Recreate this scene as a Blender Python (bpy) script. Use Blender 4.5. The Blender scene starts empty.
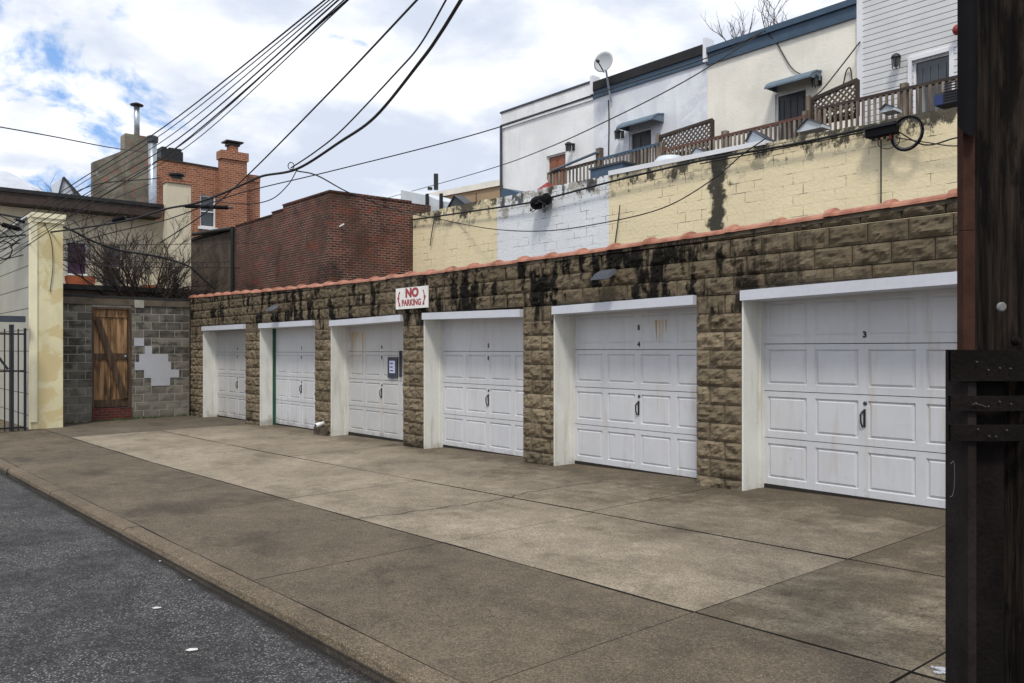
import bpy, math, random
from mathutils import Vector, noise as mnoise
R = random.Random(7)
scene = bpy.context.scene
COL = scene.collection
# ------------------------------------------------------------------ camera model
F = 835.0; HOR = 350.0; EYE = 1.6
FX, FY = -.767, .641
def ray(px): 
    t = (px-512)/F
    return FX+FY*t, FY-FX*t
def S(px, py, s):
    dx, dy = ray(px)
    return Vector((dx*s, dy*s, EYE+(HOR-py)/F*s))
def P(px, py, Y):
    return S(px, py, Y/ray(px)[1])
def PX(px, py, X):
    return S(px, py, X/ray(px)[0])
def g(X, Y=8.1):
    if X > -14: z = .0175*(X+5.65)
    else: z = -.146+.009*(X+14)
    return z+.015*(Y-8.11)
def G(px, py):
    s = 8.
    for _ in range(40):
        p = S(px, py, s); s = (EYE-g(p.x, p.y))/((py-HOR)/F)
    return S(px, py, s)
# ------------------------------------------------------------------ nodes
class T:
    def __init__(s, name):
        s.m = bpy.data.materials.new(name); s.m.use_nodes = True
        s.t = s.m.node_tree; s.n = s.t.nodes; s.l = s.t.links
        s.b = s.n['Principled BSDF']
        s.pos = s.n.new('ShaderNodeNewGeometry').outputs['Position']
    def put(s, sock, v):
        if isinstance(v, bpy.types.NodeSocket): s.l.new(v, sock)
        elif isinstance(v, (tuple, list)) and len(v) == 3 and sock.type == 'RGBA': sock.default_value = (*v, 1)
        else: sock.default_value = v
    def noise(s, scale, detail=4, vec=None, rough=.55, col=False, dist=0):
        n = s.n.new('ShaderNodeTexNoise'); s.l.new(vec or s.pos, n.inputs['Vector'])
        n.inputs['Scale'].default_value = scale; n.inputs['Detail'].default_value = detail
        n.inputs['Roughness'].default_value = rough; n.inputs['Distortion'].default_value = dist
        return n.outputs['Color' if col else 'Fac']
    def vor(s, scale, vec=None, out='Distance'):
        n = s.n.new('ShaderNodeTexVoronoi'); s.l.new(vec or s.pos, n.inputs['Vector']); n.inputs['Scale'].default_value = scale
        return n.outputs[out]
    def vmul(s, v, vec=None):
        n = s.n.new('ShaderNodeVectorMath'); n.operation = 'MULTIPLY'
        s.l.new(vec or s.pos, n.inputs[0]); n.inputs[1].default_value = v; return n.outputs[0]
    def math(s, op, a, b=0., c=0., clamp=False):
        n = s.n.new('ShaderNodeMath'); n.operation = op; n.use_clamp = clamp
        s.put(n.inputs[0], a); s.put(n.inputs[1], b); s.put(n.inputs[2], c); return n.outputs[0]
    def rng(s, v, a, b, c=0., d=1.):
        n = s.n.new('ShaderNodeMapRange'); n.clamp = True; n.interpolation_type = 'SMOOTHSTEP'
        s.put(n.inputs[0], v); s.put(n.inputs[1], a); s.put(n.inputs[2], b); s.put(n.inputs[3], c); s.put(n.inputs[4], d)
        return n.outputs[0]
    def mix(s, f, a, b, mode='MIX'):
        n = s.n.new('ShaderNodeMix'); n.data_type = 'RGBA'; n.blend_type = mode
        s.put(n.inputs['Factor'], f)
        s.put(n.inputs[6], a); s.put(n.inputs[7], b); return n.outputs[2]
    def xyz(s, vec=None):
        n = s.n.new('ShaderNodeSeparateXYZ'); s.l.new(vec or s.pos, n.inputs[0]); return n.outputs
    def comb(s, x, y, z):
        n = s.n.new('ShaderNodeCombineXYZ'); s.put(n.inputs[0], x); s.put(n.inputs[1], y); s.put(n.inputs[2], z); return n.outputs[0]
    def bump(s, h, dist=.01, st=1., prev=None):
        n = s.n.new('ShaderNodeBump'); s.put(n.inputs['Height'], h); n.inputs['Distance'].default_value = dist
        n.inputs['Strength'].default_value = st
        if prev: s.l.new(prev, n.inputs['Normal'])
        return n.outputs[0]
    def brick(s, w, h, mortar, c1, c2, cm, smooth=.1, off=.5):
        x = s.xyz(); u = s.math('ADD', x[0], x[1])
        wob = s.noise(6, 5)
        v = s.comb(s.math('ADD', u, s.math('MULTIPLY', wob, .012)), s.math('ADD', x[2], s.math('MULTIPLY', wob, .01)), 0.)
        n = s.n.new('ShaderNodeTexBrick'); s.l.new(v, n.inputs['Vector']); n.offset = off
        s.put(n.inputs['Color1'], c1); s.put(n.inputs['Color2'], c2); s.put(n.inputs['Mortar'], cm)
        n.inputs['Scale'].default_value = 1; n.inputs['Mortar Size'].default_value = mortar
        n.inputs['Mortar Smooth'].default_value = smooth; n.inputs['Bias'].default_value = 0
        n.inputs['Brick Width'].default_value = w; n.inputs['Row Height'].default_value = h
        return n.outputs['Color'], n.outputs['Fac']
    def attr(s, name):
        n = s.n.new('ShaderNodeAttribute'); n.attribute_name = name; return n.outputs['Fac']
    def out(s, col, rough=.8, normal=None, metal=0., spec=.4):
        s.put(s.b.inputs['Base Color'], col); s.put(s.b.inputs['Roughness'], rough)
        s.b.inputs['Metallic'].default_value = metal
        s.b.inputs['Specular IOR Level'].default_value = spec
        if normal: s.l.new(normal, s.b.inputs['Normal'])
        return s.m
def mul(c, k): return tuple(min(1, x*k) for x in c)
def paint(name, c, rough=.6, var=.12, scale=2.5, dirt=0., dirtc=(.12, .1, .08), bump=.002, bs=60, metal=0., streak=False, spec=.4):
    t = T(name)
    n1 = t.noise(scale, 6); n2 = t.noise(scale*9, 3)
    f = t.math('ADD', t.math('MULTIPLY', n1, .7), t.math('MULTIPLY', n2, .3))
    col = t.mix(t.rng(f, .3, .7), mul(c, 1-var), mul(c, 1+var))
    if dirt:
        v = t.vmul((6, 6, .7)) if streak else t.pos
        d = t.noise(3.1 if not streak else 1.3, 7, v, .65)
        col = t.mix(t.math('MULTIPLY', t.rng(d, .5, .75), dirt), col, dirtc)
    if 'door_paint' in name or 'jamb' in name:
        z = t.xyz()[2]
        d = t.math('ADD', t.math('MULTIPLY', t.rng(z, .25, -.2), .24), t.noise(2.2, 8, t.vmul((1.5, 1.5, 1)), .72))
        col = t.mix(t.rng(d, .62, .86, 0, .55), col, (.16, .12, .08))
        col = t.mix(t.math('MULTIPLY', t.rng(t.noise(11, 6, rough=.7), .66, .7), t.rng(z, .5, .0, .1, .6)), col, (.09, .06, .04))
        vx = t.xyz()[0]
        col = t.mix(t.rng(t.noise(1, 6, t.vmul((9, 9, .8)), .6), .56, .74, 0, .35), col, (.42, .33, .2))
    nb = t.bump(t.noise(bs, 3), bump) if bump else None
    return t.out(col, rough, nb, metal, spec)
M = {}
# asphalt
t = T('asphalt')
sp = t.vor(80); spc = t.vor(80, out='Color')
spx = t.xyz(spc)[0]
big = t.noise(1.1, 9, rough=.7)
c = t.mix(t.rng(t.noise(60, 5), .35, .7), (.022, .022, .024), (.082, .08, .082))
c = t.mix(t.math('MULTIPLY', t.math('GREATER_THAN', spx, .76), t.rng(sp, .6, .3)), c, (.30, .28, .26))
c = t.mix(t.math('MULTIPLY', t.math('LESS_THAN', spx, .25), t.rng(sp, .6, .3)), c, (.012, .012, .014))
c = t.mix(t.rng(big, .42, .62, 0, .6), c, (.017, .0165, .018))
c = t.mix(t.rng(t.noise(7, 6, rough=.7), .5, .66, 0, .5), c, (.10, .098, .098))
c = t.mix(t.rng(t.math('ABSOLUTE', t.math('SUBTRACT', t.noise(.6, 8, rough=.6), .5)), .003, .001, 0, .8), c, (.006, .006, .006))
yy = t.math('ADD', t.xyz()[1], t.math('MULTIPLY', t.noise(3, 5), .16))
c = t.mix(t.rng(yy, 2.28, 2.36, 0, .9), c, (.013, .011, .009))  # gutter dirt plus the kerb's shadow line, painted into the asphalt colour
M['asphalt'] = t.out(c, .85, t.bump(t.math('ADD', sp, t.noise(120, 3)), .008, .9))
def concrete(name, a, b, spk, stainc, stain, warm=None, edge=False):
    t = T(name)
    big = t.noise(.7, 10, rough=.72); mid = t.noise(5, 8, rough=.75); fine = t.noise(110, 4)
    c = t.mix(t.rng(big, .3, .7), a, b)
    c = t.mix(t.rng(mid, .38, .66, 0, .5), c, mul(a, .65))
    c = t.mix(t.rng(t.noise(55, 4, rough=.7), .42, .6, 0, .6), c, mul(a, .45))
    crk = t.math('ABSOLUTE', t.math('SUBTRACT', t.noise(.42, 9, rough=.62), .5))
    c = t.mix(t.math('MULTIPLY', t.rng(crk, .0016, .0005), t.rng(t.noise(.5, 2), .5, .58)), c, mul(stainc, .5))
    vc = t.xyz(t.vor(105, out='Color')); d = t.vor(105)
    c = t.mix(t.math('MULTIPLY', t.math('GREATER_THAN', vc[0], .72), t.rng(d, .5, .25, 0, spk)), c, mul(b, 1.6))
    c = t.mix(t.math('MULTIPLY', t.math('LESS_THAN', vc[0], .2), t.rng(d, .5, .25, 0, spk)), c, mul(a, .35))
    st = t.noise(.9, 9, t.vmul((1, 1.6, 1)), .72)
    sf = t.rng(st, .46, .68, 0, stain)
    if edge:
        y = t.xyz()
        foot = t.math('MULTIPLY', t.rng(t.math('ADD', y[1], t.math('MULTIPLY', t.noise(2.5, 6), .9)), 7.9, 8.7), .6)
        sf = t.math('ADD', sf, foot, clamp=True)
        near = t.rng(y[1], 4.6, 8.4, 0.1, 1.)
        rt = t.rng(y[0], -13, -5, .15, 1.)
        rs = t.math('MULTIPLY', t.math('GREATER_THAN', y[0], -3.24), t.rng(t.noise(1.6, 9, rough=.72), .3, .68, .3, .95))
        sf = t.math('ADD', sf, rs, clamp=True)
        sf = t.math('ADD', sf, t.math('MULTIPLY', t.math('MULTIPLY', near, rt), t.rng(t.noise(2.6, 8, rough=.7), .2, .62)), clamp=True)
    c = t.mix(sf, c, (.36, .335, .30), 'MULTIPLY')
    # round gum / oil spots
    sv = t.xyz(t.vor(2.1, out='Color')); sd = t.vor(2.1)
    c = t.mix(t.math('MULTIPLY', t.math('GREATER_THAN', sv[1], .7), t.rng(sd, .07, .04, 0, .6)), c, mul(stainc, .6))
    hgt = t.math('ADD', t.math('MULTIPLY', fine, .5), d)
    return t.out(c, .88, t.bump(hgt, .005, .6))
M['driveway'] = concrete('driveway_concrete', (.25, .206, .15), (.455, .385, .285), .4, (.062, .052, .039), .5, edge=True)
M['sidewalk'] = concrete('sidewalk_concrete', (.105, .082, .056), (.19, .150, .102), .7, (.055, .042, .027), .7)
M['oldslab'] = concrete('old_slab_concrete', (.115, .092, .066), (.18, .148, .108), .6, (.07, .062, .055), .6)
M['curb'] = concrete('curb_concrete', (.125, .096, .064), (.20, .155, .105), 1.2, (.07, .058, .047), .4)
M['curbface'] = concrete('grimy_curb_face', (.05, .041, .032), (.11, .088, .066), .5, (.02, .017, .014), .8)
M['soil'] = paint('packed_soil', (.06, .05, .04), .95, .3)
M['joint'] = paint('joint_dirt', (.022, .02, .016), .95, .3)
M['grass'] = paint('weed_green', (.06, .1, .03), .8, .4)
# rock faced blocks
def rock(name, a, b, lo, hi, amount, right=True):
    t = T(name)
    r = t.attr('rnd'); x = t.xyz()
    c = t.mix(r, a, b)
    c = t.mix(t.rng(t.noise(22, 5), .3, .7, 0, .38), c, mul(a, .55))
    st = t.noise(1., 7, t.vmul((6.2, 6.2, 1.5)), .62)
    patch = t.noise(.8, 3, t.vmul((1, 1, .2)))
    m = t.math('MULTIPLY', t.rng(x[2], lo, lo+.35), t.rng(x[2], hi+.32, hi))
    if right: m = t.math('MULTIPLY', m, t.rng(x[0], -3.9, -6.2, .25, 1.))
    thr = t.math('ADD', st, t.math('MULTIPLY', t.math('SUBTRACT', r, .5), .16))
    thr = t.math('ADD', thr, t.math('MULTIPLY', t.math('SUBTRACT', patch, .5), .3))
    f = t.math('MULTIPLY', t.rng(thr, .475, .595), m)
    c = t.mix(t.math('MULTIPLY', t.rng(x[2], 2.1, 2.35), .42), c, mul(a, .55))
    c = t.mix(t.math('MULTIPLY', f, amount), c, (.006, .0055, .005))
    base = t.math('MULTIPLY', t.rng(x[2], .25, -.15), t.rng(t.noise(3, 5), .35, .6))
    c = t.mix(t.math('MULTIPLY', base, .8), c, (.02, .018, .015))
    return t.out(c, .92, t.bump(t.noise(30, 7, rough=.7), .014, .9), spec=.15)
M['rock'] = rock('rock_faced_block', (.155, .123, .082), (.275, .222, .15), 1.72, 3.0, .97)
M['mortar'] = rock('rock_wall_mortar', (.12, .1, .075), (.2, .165, .12), 1.95, 3.0, .9)
# cinder block
t = T('cinder_block')
r = t.attr('rnd')
c = t.mix(r, (.10, .092, .076), (.215, .198, .165))
x = t.xyz()
c = t.mix(t.rng(t.noise(1.2, 6, t.vmul((3, 3, 5))), .42, .62, 0, .8), c, (.045, .042, .038))
c = t.mix(t.rng(x[2], 1.0, .2, 0, .5), c, (.24, .22, .18))
M['cinder'] = t.out(c, .92, t.bump(t.noise(60, 4), .004, .8), spec=.2)
M['cmortar'] = paint('pale_mortar', (.31, .295, .26), .9, .3)
M['patch'] = paint('pale_grey_paint', (.42, .43, .46), .7, .06)
# bricks
def brickm(name, c1, c2, cm, w=.21, h=.072, mortar=.011, grime=.4, gc=(.02, .016, .014)):
    t = T(name)
    c, f = t.brick(w, h, mortar, c1, c2, cm)
    c = t.mix(t.rng(t.noise(1.1, 6), .42, .7, 0, grime), c, gc)
    c = t.mix(t.rng(t.noise(14, 4), .4, .7, 0, .35), c, mul(c2, .4))
    if name.startswith('dark'):
        c = t.mix(t.rng(t.noise(.8, 5, rough=.65), .42, .6, 0, .55), c, (.075, .045, .033)); c = t.mix(t.rng(t.noise(1.3, 7, t.vmul((1, 1, 2.5)), .7), .5, .7, 0, .45), c, (.24, .052, .03))
    return t.out(c, .9, t.bump(f, .012, -1.), spec=.2)
M['darkbrick'] = brickm('dark_red_brick', (.17, .042, .026), (.05, .02, .016), (.22, .18, .15), mortar=.012, grime=.8)
M['orangebrick'] = brickm('orange_brick', (.40, .14, .062), (.24, .075, .036), (.42, .35, .28), w=.26, h=.1, grime=.2)
M['stepbrick'] = brickm('step_brick', (.17, .035, .025), (.1, .025, .02), (.1, .08, .07))
# painted block walls
def painted(name, c, c2, peel, drip=None):
    t = T(name); x = t.xyz()
    bc, bf = t.brick(.42, .205, .007, c, c2, mul(c, .88), off=.5)
    col = t.mix(t.rng(t.noise(.9, 6), .35, .7, 0, .5), bc, mul(c, .86))
    top = t.rng(x[2], 4.55, 5.5)
    n = t.noise(1., 8, t.vmul((2.2, 2.2, 2.6)), .7)
    th = t.math('ADD', n, t.math('MULTIPLY', top, .2))
    jb = t.math('MULTIPLY', bf, .05)
    th = t.math('ADD', th, jb)
    col = t.mix(t.rng(th, .69, .75, 0, .85), col, peel)
    edge = t.math('ADD', t.math('MULTIPLY', t.rng(x[0], -10.5, -7.), .09), .27)
    th2 = t.math('ADD', t.noise(1., 9, t.vmul((2.6, 2.6, 1.7)), .72), t.math('MULTIPLY', t.rng(x[2], 4.75, 5.6), edge))
    col = t.mix(t.rng(th2, .75, .82, 0, .9), col, (.018, .016, .013))
    col = t.mix(t.math('MULTIPLY', t.math('MULTIPLY', bf, t.rng(t.noise(1.9, 6, rough=.7), .5, .62)), t.rng(x[2], 3.2, 5.2, .35, 1.)), col, (.04, .034, .026))
    if drip is not None:
        d = t.math('ABSOLUTE', t.math('SUBTRACT', x[0], drip))
        d = t.math('ADD', d, t.math('MULTIPLY', t.math('SUBTRACT', t.noise(5, 5), .5), .7))
        f = t.math('MULTIPLY', t.rng(d, .26, .12), t.rng(x[2], 3.55, 4.0))
        col = t.mix(t.math('MULTIPLY', f, .95), col, (.014, .013, .011))
    return t.out(col, .75, t.bump(bf, .012, -1., t.bump(t.noise(16, 7, rough=.7), .016, .8)))
M['yellow'] = painted('yellow_block_paint', (.88, .755, .50), (.86, .735, .475), (.42, .37, .25), -10.34)
M['whiteblock'] = painted('white_block_paint', (.82, .84, .86), (.80, .825, .85), (.36, .32, .26))
# stucco and siding
def stucco(name, c, rust=0, patchc=None):
    t = T(name)
    col = t.mix(t.rng(t.noise(1.1, 7), .3, .7), mul(c, .9), mul(c, 1.05))
    col = t.mix(t.rng(t.noise(1, 6, t.vmul((3, 3, .5))), .5, .8, 0, .35), col, mul(c, .6))
    if patchc: col = t.mix(t.rng(t.noise(1.7, 5, dist=.6), .47, .56, 0, .8), col, patchc)
    return t.out(col, .85, t.bump(t.noise(18, 5), .01, .6))
M['stucco_white'] = stucco('white_stucco', (.87, .87, .87))
M['stucco_blue'] = stucco('blue_white_stucco', (.80, .82, .86), patchc=(.68, .70, .76))
M['stucco_cream'] = stucco('cream_stucco', (.88, .84, .74))
M['stucco_beige'] = stucco('beige_stucco', (.70, .62, .46))
M['stucco_grey'] = stucco('dark_grey_stucco', (.10, .078, .058), patchc=(.05, .038, .028))
M['tan'] = stucco('tan_stucco', (.40, .28, .17))
M['pier'] = stucco('peeling_yellow_stucco', (.74, .68, .44), patchc=(.60, .49, .25))
M['piertrim'] = paint('pale_yellow_trim', (.82, .77, .55), .6, .06)
M['beigechim'] = stucco('pale_beige_render', (.62, .56, .42))
t = T('mottled_concrete_wall')
c = t.mix(t.rng(t.noise(1.5, 7), .3, .7), (.11, .1, .075), (.24, .22, .17))
n = t.noise(2.6, 8, rough=.75)
c = t.mix(t.rng(n, .56, .6, 0, .8), c, (.30, .12, .09)); c = t.mix(t.rng(n, .40, .36, 0, .7), c, (.42, .42, .38))
M['mottled'] = t.out(c, .9, t.bump(t.noise(12, 5), .02))
def siding(name, c, h, dark, w=1.):
    t = T(name); x = t.xyz()
    f = t.math('FRACT', t.math('DIVIDE', x[2], h))
    col = t.mix(t.rng(t.noise(1.2, 5), .3, .7), mul(c, .93), mul(c, 1.04))
    col = t.mix(t.rng(f, .17*w, .08*w), col, dark)
    return t.out(col, .55, t.bump(f, .02, .8))
M['siding_white'] = siding('white_vinyl_siding', (.84, .84, .84), .125, (.16, .16, .17))
M['siding_grey'] = siding('grey_board_siding', (.42, .42, .38), .52, (.05, .05, .05), .35)
# misc
M['door'] = paint('white_door_paint', (.57, .58, .605), .45, .05, 1.5, .4, (.45, .4, .36), .0008, 90, streak=True)
M['door_old'] = paint('yellowed_door_paint', (.50, .50, .50), .5, .06, 1.5, .5, (.45, .33, .2), .001, 90, streak=True)
M['jamb'] = paint('white_jamb_paint', (.70, .70, .65), .6, .07, 3, .5, (.42, .38, .3), .002, streak=True)
M['lintel'] = paint('white_lintel_paint', (.58, .60, .66), .5, .05, 3, .3, (.4, .36, .3), .001)
M['rust'] = paint('rust_stain', (.42, .27, .13), .8, .3)
M['rustpale'] = paint('pale_rust_stain', (.5, .43, .30), .8, .2)
M['green'] = paint('green_trim', (.018, .085, .05), .5, .2)
M['black'] = paint('black_metal', (.012, .012, .014), .5, .3)
M['cable'] = paint('black_cable_rubber', (.008, .008, .01), .6, .2, bump=0)
t = T('terracotta_coping')
c = t.mix(t.rng(t.noise(5, 5), .35, .65), (.28, .108, .066), (.42, .195, .13))
c = t.mix(t.rng(t.noise(2.2, 8, rough=.7), .56, .72, 0, .85), c, (.06, .045, .035))
M['terracotta'] = t.out(c, .65, t.bump(t.noise(40, 4), .003))
t = T('weathered_wood_door')
x = t.xyz()
c = t.mix(t.rng(t.noise(1, 6, t.vmul((14, 14, 1.1))), .35, .68), (.17, .085, .035), (.42, .26, .13))
c = t.mix(t.rng(t.noise(1, 7, t.vmul((7, 7, 1.5))), .5, .66, 0, .85), c, (.04, .025, .017))
M['wooddoor'] = t.out(c, .8, t.bump(t.noise(1, 5, t.vmul((40, 40, 2))), .006))
t = T('dark_weathered_wood')
c = t.mix(t.rng(t.noise(1, 6, t.vmul((14, 14, 1.1))), .35, .68), (.045, .028, .018), (.12, .075, .045))
M['wooddark'] = t.out(c, .85, t.bump(t.noise(1, 5, t.vmul((40, 40, 2))), .006))
t = T('weathered_deck_wood')
c = t.mix(t.rng(t.noise(1, 6, t.vmul((9, 9, 1.4))), .35, .68), (.10, .07, .05), (.30, .26, .21))
M['deckwood'] = t.out(c, .85, t.bump(t.noise(1, 5, t.vmul((40, 40, 2))), .004))
M['deckdark'] = paint('dark_rail_wood', (.045, .032, .026), .8, .4)
M['latwood'] = paint('grey_brown_lattice', (.10, .08, .062), .85, .3)
M['redwood'] = paint('reddish_rail_wood', (.12, .055, .04), .7, .3)
t = T('creosoted_pole_wood')
c = t.mix(t.rng(t.noise(1, 8, t.vmul((38, 38, 2.)), .65), .36, .66), (.005, .004, .0035), (.046, .034, .026))
c = t.mix(t.rng(t.noise(1, 6, t.vmul((14, 14, 3.)), .6), .54, .62, 0, .8), c, (.004, .003, .003))
c = t.mix(t.rng(t.noise(1, 7, t.vmul((55, 55, 6.)), .7), .62, .7, 0, .4), c, (.09, .075, .06))
M['pole'] = t.out(c, .95, t.bump(t.noise(1, 7, t.vmul((42, 42, 2.2)), .65), .02, 1.), spec=.15)
M['guardbrown'] = paint('red_brown_guard', (.055, .026, .019), .9, .25, 20, bump=.001, spec=.1)
M['guardblack'] = paint('black_plastic_guard', (.007, .007, .009), .85, .2, bump=.001, spec=.12)
M['board'] = paint('black_brown_board', (.009, .007, .0065), .95, .35, 10, .4, (.03, .024, .02), .004, 80, spec=.1)
M['boardside'] = paint('lighter_board_edge', (.02, .016, .015), .9, .35, 10, spec=.1)  # lighter tone for the side strip of the board
M['chalk'] = paint('pale_scratch', (.07, .07, .07), .9, .2)
M['galv'] = paint('galvanised_steel', (.42, .46, .50), .35, .15, 6, metal=.7)
M['steelgrey'] = paint('grey_painted_steel', (.05, .054, .065), .5, .2)
M['blueflash'] = paint('blue_grey_flashing', (.05, .09, .14), .5, .15, 4)
M['blueawn'] = paint('faded_blue_awning', (.12, .165, .21), .6, .15, 4)
M['roofdark'] = paint('tar_roof', (.02, .02, .022), .8, .3)
M['rooflight'] = paint('silver_coated_roof', (.5, .53, .58), .5, .12)
M['eave'] = paint('brown_fascia', (.045, .031, .024), .75, .3, 6)
M['whitetrim'] = paint('white_trim', (.78, .79, .82), .5, .05)
M['orangedoor'] = paint('orange_brown_door', (.25, .09, .045), .5, .15)
M['darkdoor'] = paint('charcoal_door', (.03, .032, .035), .4, .2)
M['purple'] = paint('purple_curtain', (.10, .04, .10), .7, .2, 8)
M['red'] = paint('red_cloth', (.25, .03, .03), .6, .1)
M['redpaint'] = paint('sign_red_paint', (.36, .06, .07), .6, .15, 30)
M['signwhite'] = paint('sign_white', (.82, .82, .80), .5, .05, 8, .3, (.5, .45, .4))
M['darksteel'] = paint('dark_blue_steel', (.05, .058, .075), .7, .2)
M['plastic'] = paint('pale_plastic', (.55, .6, .64), .4, .08)
M['paper'] = paint('bluish_paper', (.55, .58, .78), .7, .15, 30)
M['ink'] = paint('blue_ink', (.03, .05, .16), .7, .1)
M['bark'] = paint('bare_bark', (.045, .032, .026), .9, .3)
M['orangepot'] = paint('orange_clay', (.42, .12, .05), .7, .2)
M['leaf'] = paint('dry_leaf', (.10, .065, .035), .9, .5, 200)
M['litter'] = paint('white_litter', (.6, .6, .58), .7, .05)
t = T('window_glass')
M['glass'] = t.out((.05, .06, .07), .08, None, 0, .6)
t = T('floodlight_glass')
M['lens'] = t.out((.05, .055, .05), .45, None, 0, .5)
# ------------------------------------------------------------------ mesh builder
class MB:
    def __init__(s): s.v = []; s.f = []; s.a = []; s.cur = 0.5; s.mi = []; s.m = 0; s.sm = False
    def add(s, vs, fs):
        o = len(s.v); s.v += [Vector(v) for v in vs]
        for f in fs: s.f.append(tuple(o+i for i in f)); s.a.append(s.cur); s.mi.append(s.m)
        return s
    def box(s, x0, x1, y0, y1, z0, z1):
        if x0 > x1: x0, x1 = x1, x0
        if y0 > y1: y0, y1 = y1, y0
        if z0 > z1: z0, z1 = z1, z0
        v = [(x, y, z) for z in (z0, z1) for y in (y0, y1) for x in (x0, x1)]
        return s.add(v, [(0, 2, 3, 1), (4, 5, 7, 6), (0, 1, 5, 4), (2, 6, 7, 3), (0, 4, 6, 2), (1, 3, 7, 5)])
    def hexa(s, b, t):   # 4 bottom points CCW, 4 top points
        return s.add(list(b)+list(t), [(3, 2, 1, 0), (4, 5, 6, 7), (0, 1, 5, 4), (1, 2, 6, 5), (2, 3, 7, 6), (3, 0, 4, 7)])
    def prism(s, pts, d):   # polygon pts extruded by vector d
        n = len(pts); d = Vector(d); pts = [Vector(p) for p in pts]
        nn = Vector()
        for i in range(n): nn += pts[i].cross(pts[(i+1) % n])
        if nn.dot(d) > 0: pts = pts[::-1]
        return s.add(pts+[p+d for p in pts], [tuple(range(n)), tuple(range(2*n-1, n-1, -1))]+[(i, i+n, (i+1) % n+n, (i+1) % n) for i in range(n)])
    def bar(s, a, b, w, h=None, up=(0, 0, 1)):
        a = Vector(a); b = Vector(b); h = h or w; d = (b-a).normalized(); up = Vector(up)
        if abs(d.dot(up)) > .95: up = Vector((0, 1, 0)) if abs(d.y) < .9 else Vector((1, 0, 0))
        sd = d.cross(up).normalized(); u = sd.cross(d)
        q = [(-1, -1), (1, -1), (1, 1), (-1, 1)]
        return s.hexa([a+sd*(i*w/2)+u*(j*h/2) for i, j in q], [b+sd*(i*w/2)+u*(j*h/2) for i, j in q])
    def tube(s, pts, r, n=8, r2=None, caps=True):
        pts = [Vector(p) for p in pts]; m = len(pts); rings = []
        prev = None
        for i, p in enumerate(pts):
            d = (pts[min(i+1, m-1)]-pts[max(i-1, 0)]).normalized()
            if prev is None: prev = Vector((0, 0, 1)) if abs(d.z) < .9 else Vector((1, 0, 0))
            a = d.cross(prev).normalized(); b = a.cross(d).normalized(); prev = b
            rr = r if r2 is None else r+(r2-r)*i/(m-1)
            rings.append([p+(a*math.cos(2*math.pi*k/n)+b*math.sin(2*math.pi*k/n))*rr for k in range(n)])
        fs = []
        for i in range(m-1):
            for k in range(n): fs.append((i*n+k, i*n+(k+1) % n, (i+1)*n+(k+1) % n, (i+1)*n+k))
        if caps: fs += [tuple(range(n))[::-1], tuple(range((m-1)*n, m*n))]
        return s.add([v for rg in rings for v in rg], fs)
    def lathe(s, c, prof, n=16, axis=(0, 0, 1)):
        c = Vector(c); ax = Vector(axis).normalized()
        a = ax.orthogonal().normalized(); b = ax.cross(a)
        vs = []; fs = []
        for (r, h) in prof:
            vs += [c+ax*h+(a*math.cos(2*math.pi*k/n)+b*math.sin(2*math.pi*k/n))*r for k in range(n)]
        m = len(prof)
        for i in range(m-1):
            for k in range(n): fs.append((i*n+k, i*n+(k+1) % n, (i+1)*n+(k+1) % n, (i+1)*n+k))
        fs += [tuple(range(n))[::-1], tuple(range((m-1)*n, m*n))]
        return s.add(vs, fs)
    def build(s, name, mat, parent=None, label=None, cat=None, group=None, kind=None, smooth=False):
        lo = [min(v[i] for v in s.v) for i in range(3)]; hi = [max(v[i] for v in s.v) for i in range(3)]
        org = Vector(((lo[0]+hi[0])/2, (lo[1]+hi[1])/2, lo[2]))
        me = bpy.data.meshes.new(name)
        me.from_pydata([v-org for v in s.v], [], s.f)
        for m in (mat if isinstance(mat, list) else [mat]): me.materials.append(m)
        me.polygons.foreach_set('material_index', s.mi)
        at = me.attributes.new('rnd', 'FLOAT', 'FACE'); at.data.foreach_set('value', s.a)
        if smooth or s.sm: me.polygons.foreach_set('use_smooth', [True]*len(me.polygons))
        me.update()
        o = bpy.data.objects.new(name, me); COL.objects.link(o)
        o.location = org
        if parent:
            w = Vector(parent.location); q = parent.parent
            while q: w += Vector(q.location); q = q.parent
            o.parent = parent; o.location = org-w
        if label: o['label'] = label
        if cat: o['category'] = cat
        if group: o['group'] = group
        if kind: o['kind'] = kind
        return o
def thing(name, loc, label, cat, group=None):
    o = bpy.data.objects.new(name, None); COL.objects.link(o); o.location = loc
    o.empty_display_size = .2
    o['label'] = label; o['category'] = cat
    if group: o['group'] = group
    return o
def catmull(pts, n=8):
    pts = [Vector(p) for p in pts]
    if len(pts) == 2: return [pts[0].lerp(pts[1], i/n) for i in range(n+1)]
    q = [2*pts[0]-pts[1]]+pts+[2*pts[-1]-pts[-2]]; out = []
    for i in range(1, len(q)-2):
        a, b, c, d = q[i-1:i+3]
        for k in range(n):
            u = k/n
            out.append(.5*((2*b)+(c-a)*u+(2*a-5*b+4*c-d)*u*u+(3*b-a-3*c+d)*u**3))
    out.append(pts[-1]); return out
# openings in a wall lying in plane Y (axis='X') or plane X (axis='Y')
def wallbox(mb, axis, a0, a1, z0, z1, plane, th, openings):
    us = sorted({a0, a1, *[o[0] for o in openings], *[o[1] for o in openings]})
    zs = sorted({z0, z1, *[o[2] for o in openings], *[o[3] for o in openings]})
    for i in range(len(us)-1):
        for j in range(len(zs)-1):
            cu, cz = (us[i]+us[i+1])/2, (zs[j]+zs[j+1])/2
            if any(o[0] < cu < o[1] and o[2] < cz < o[3] for o in openings): continue
            if axis == 'X': mb.box(us[i], us[i+1], plane, plane+th, zs[j], zs[j+1])
            else: mb.box(plane-th, plane, us[i], us[i+1], zs[j], zs[j+1])
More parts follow.
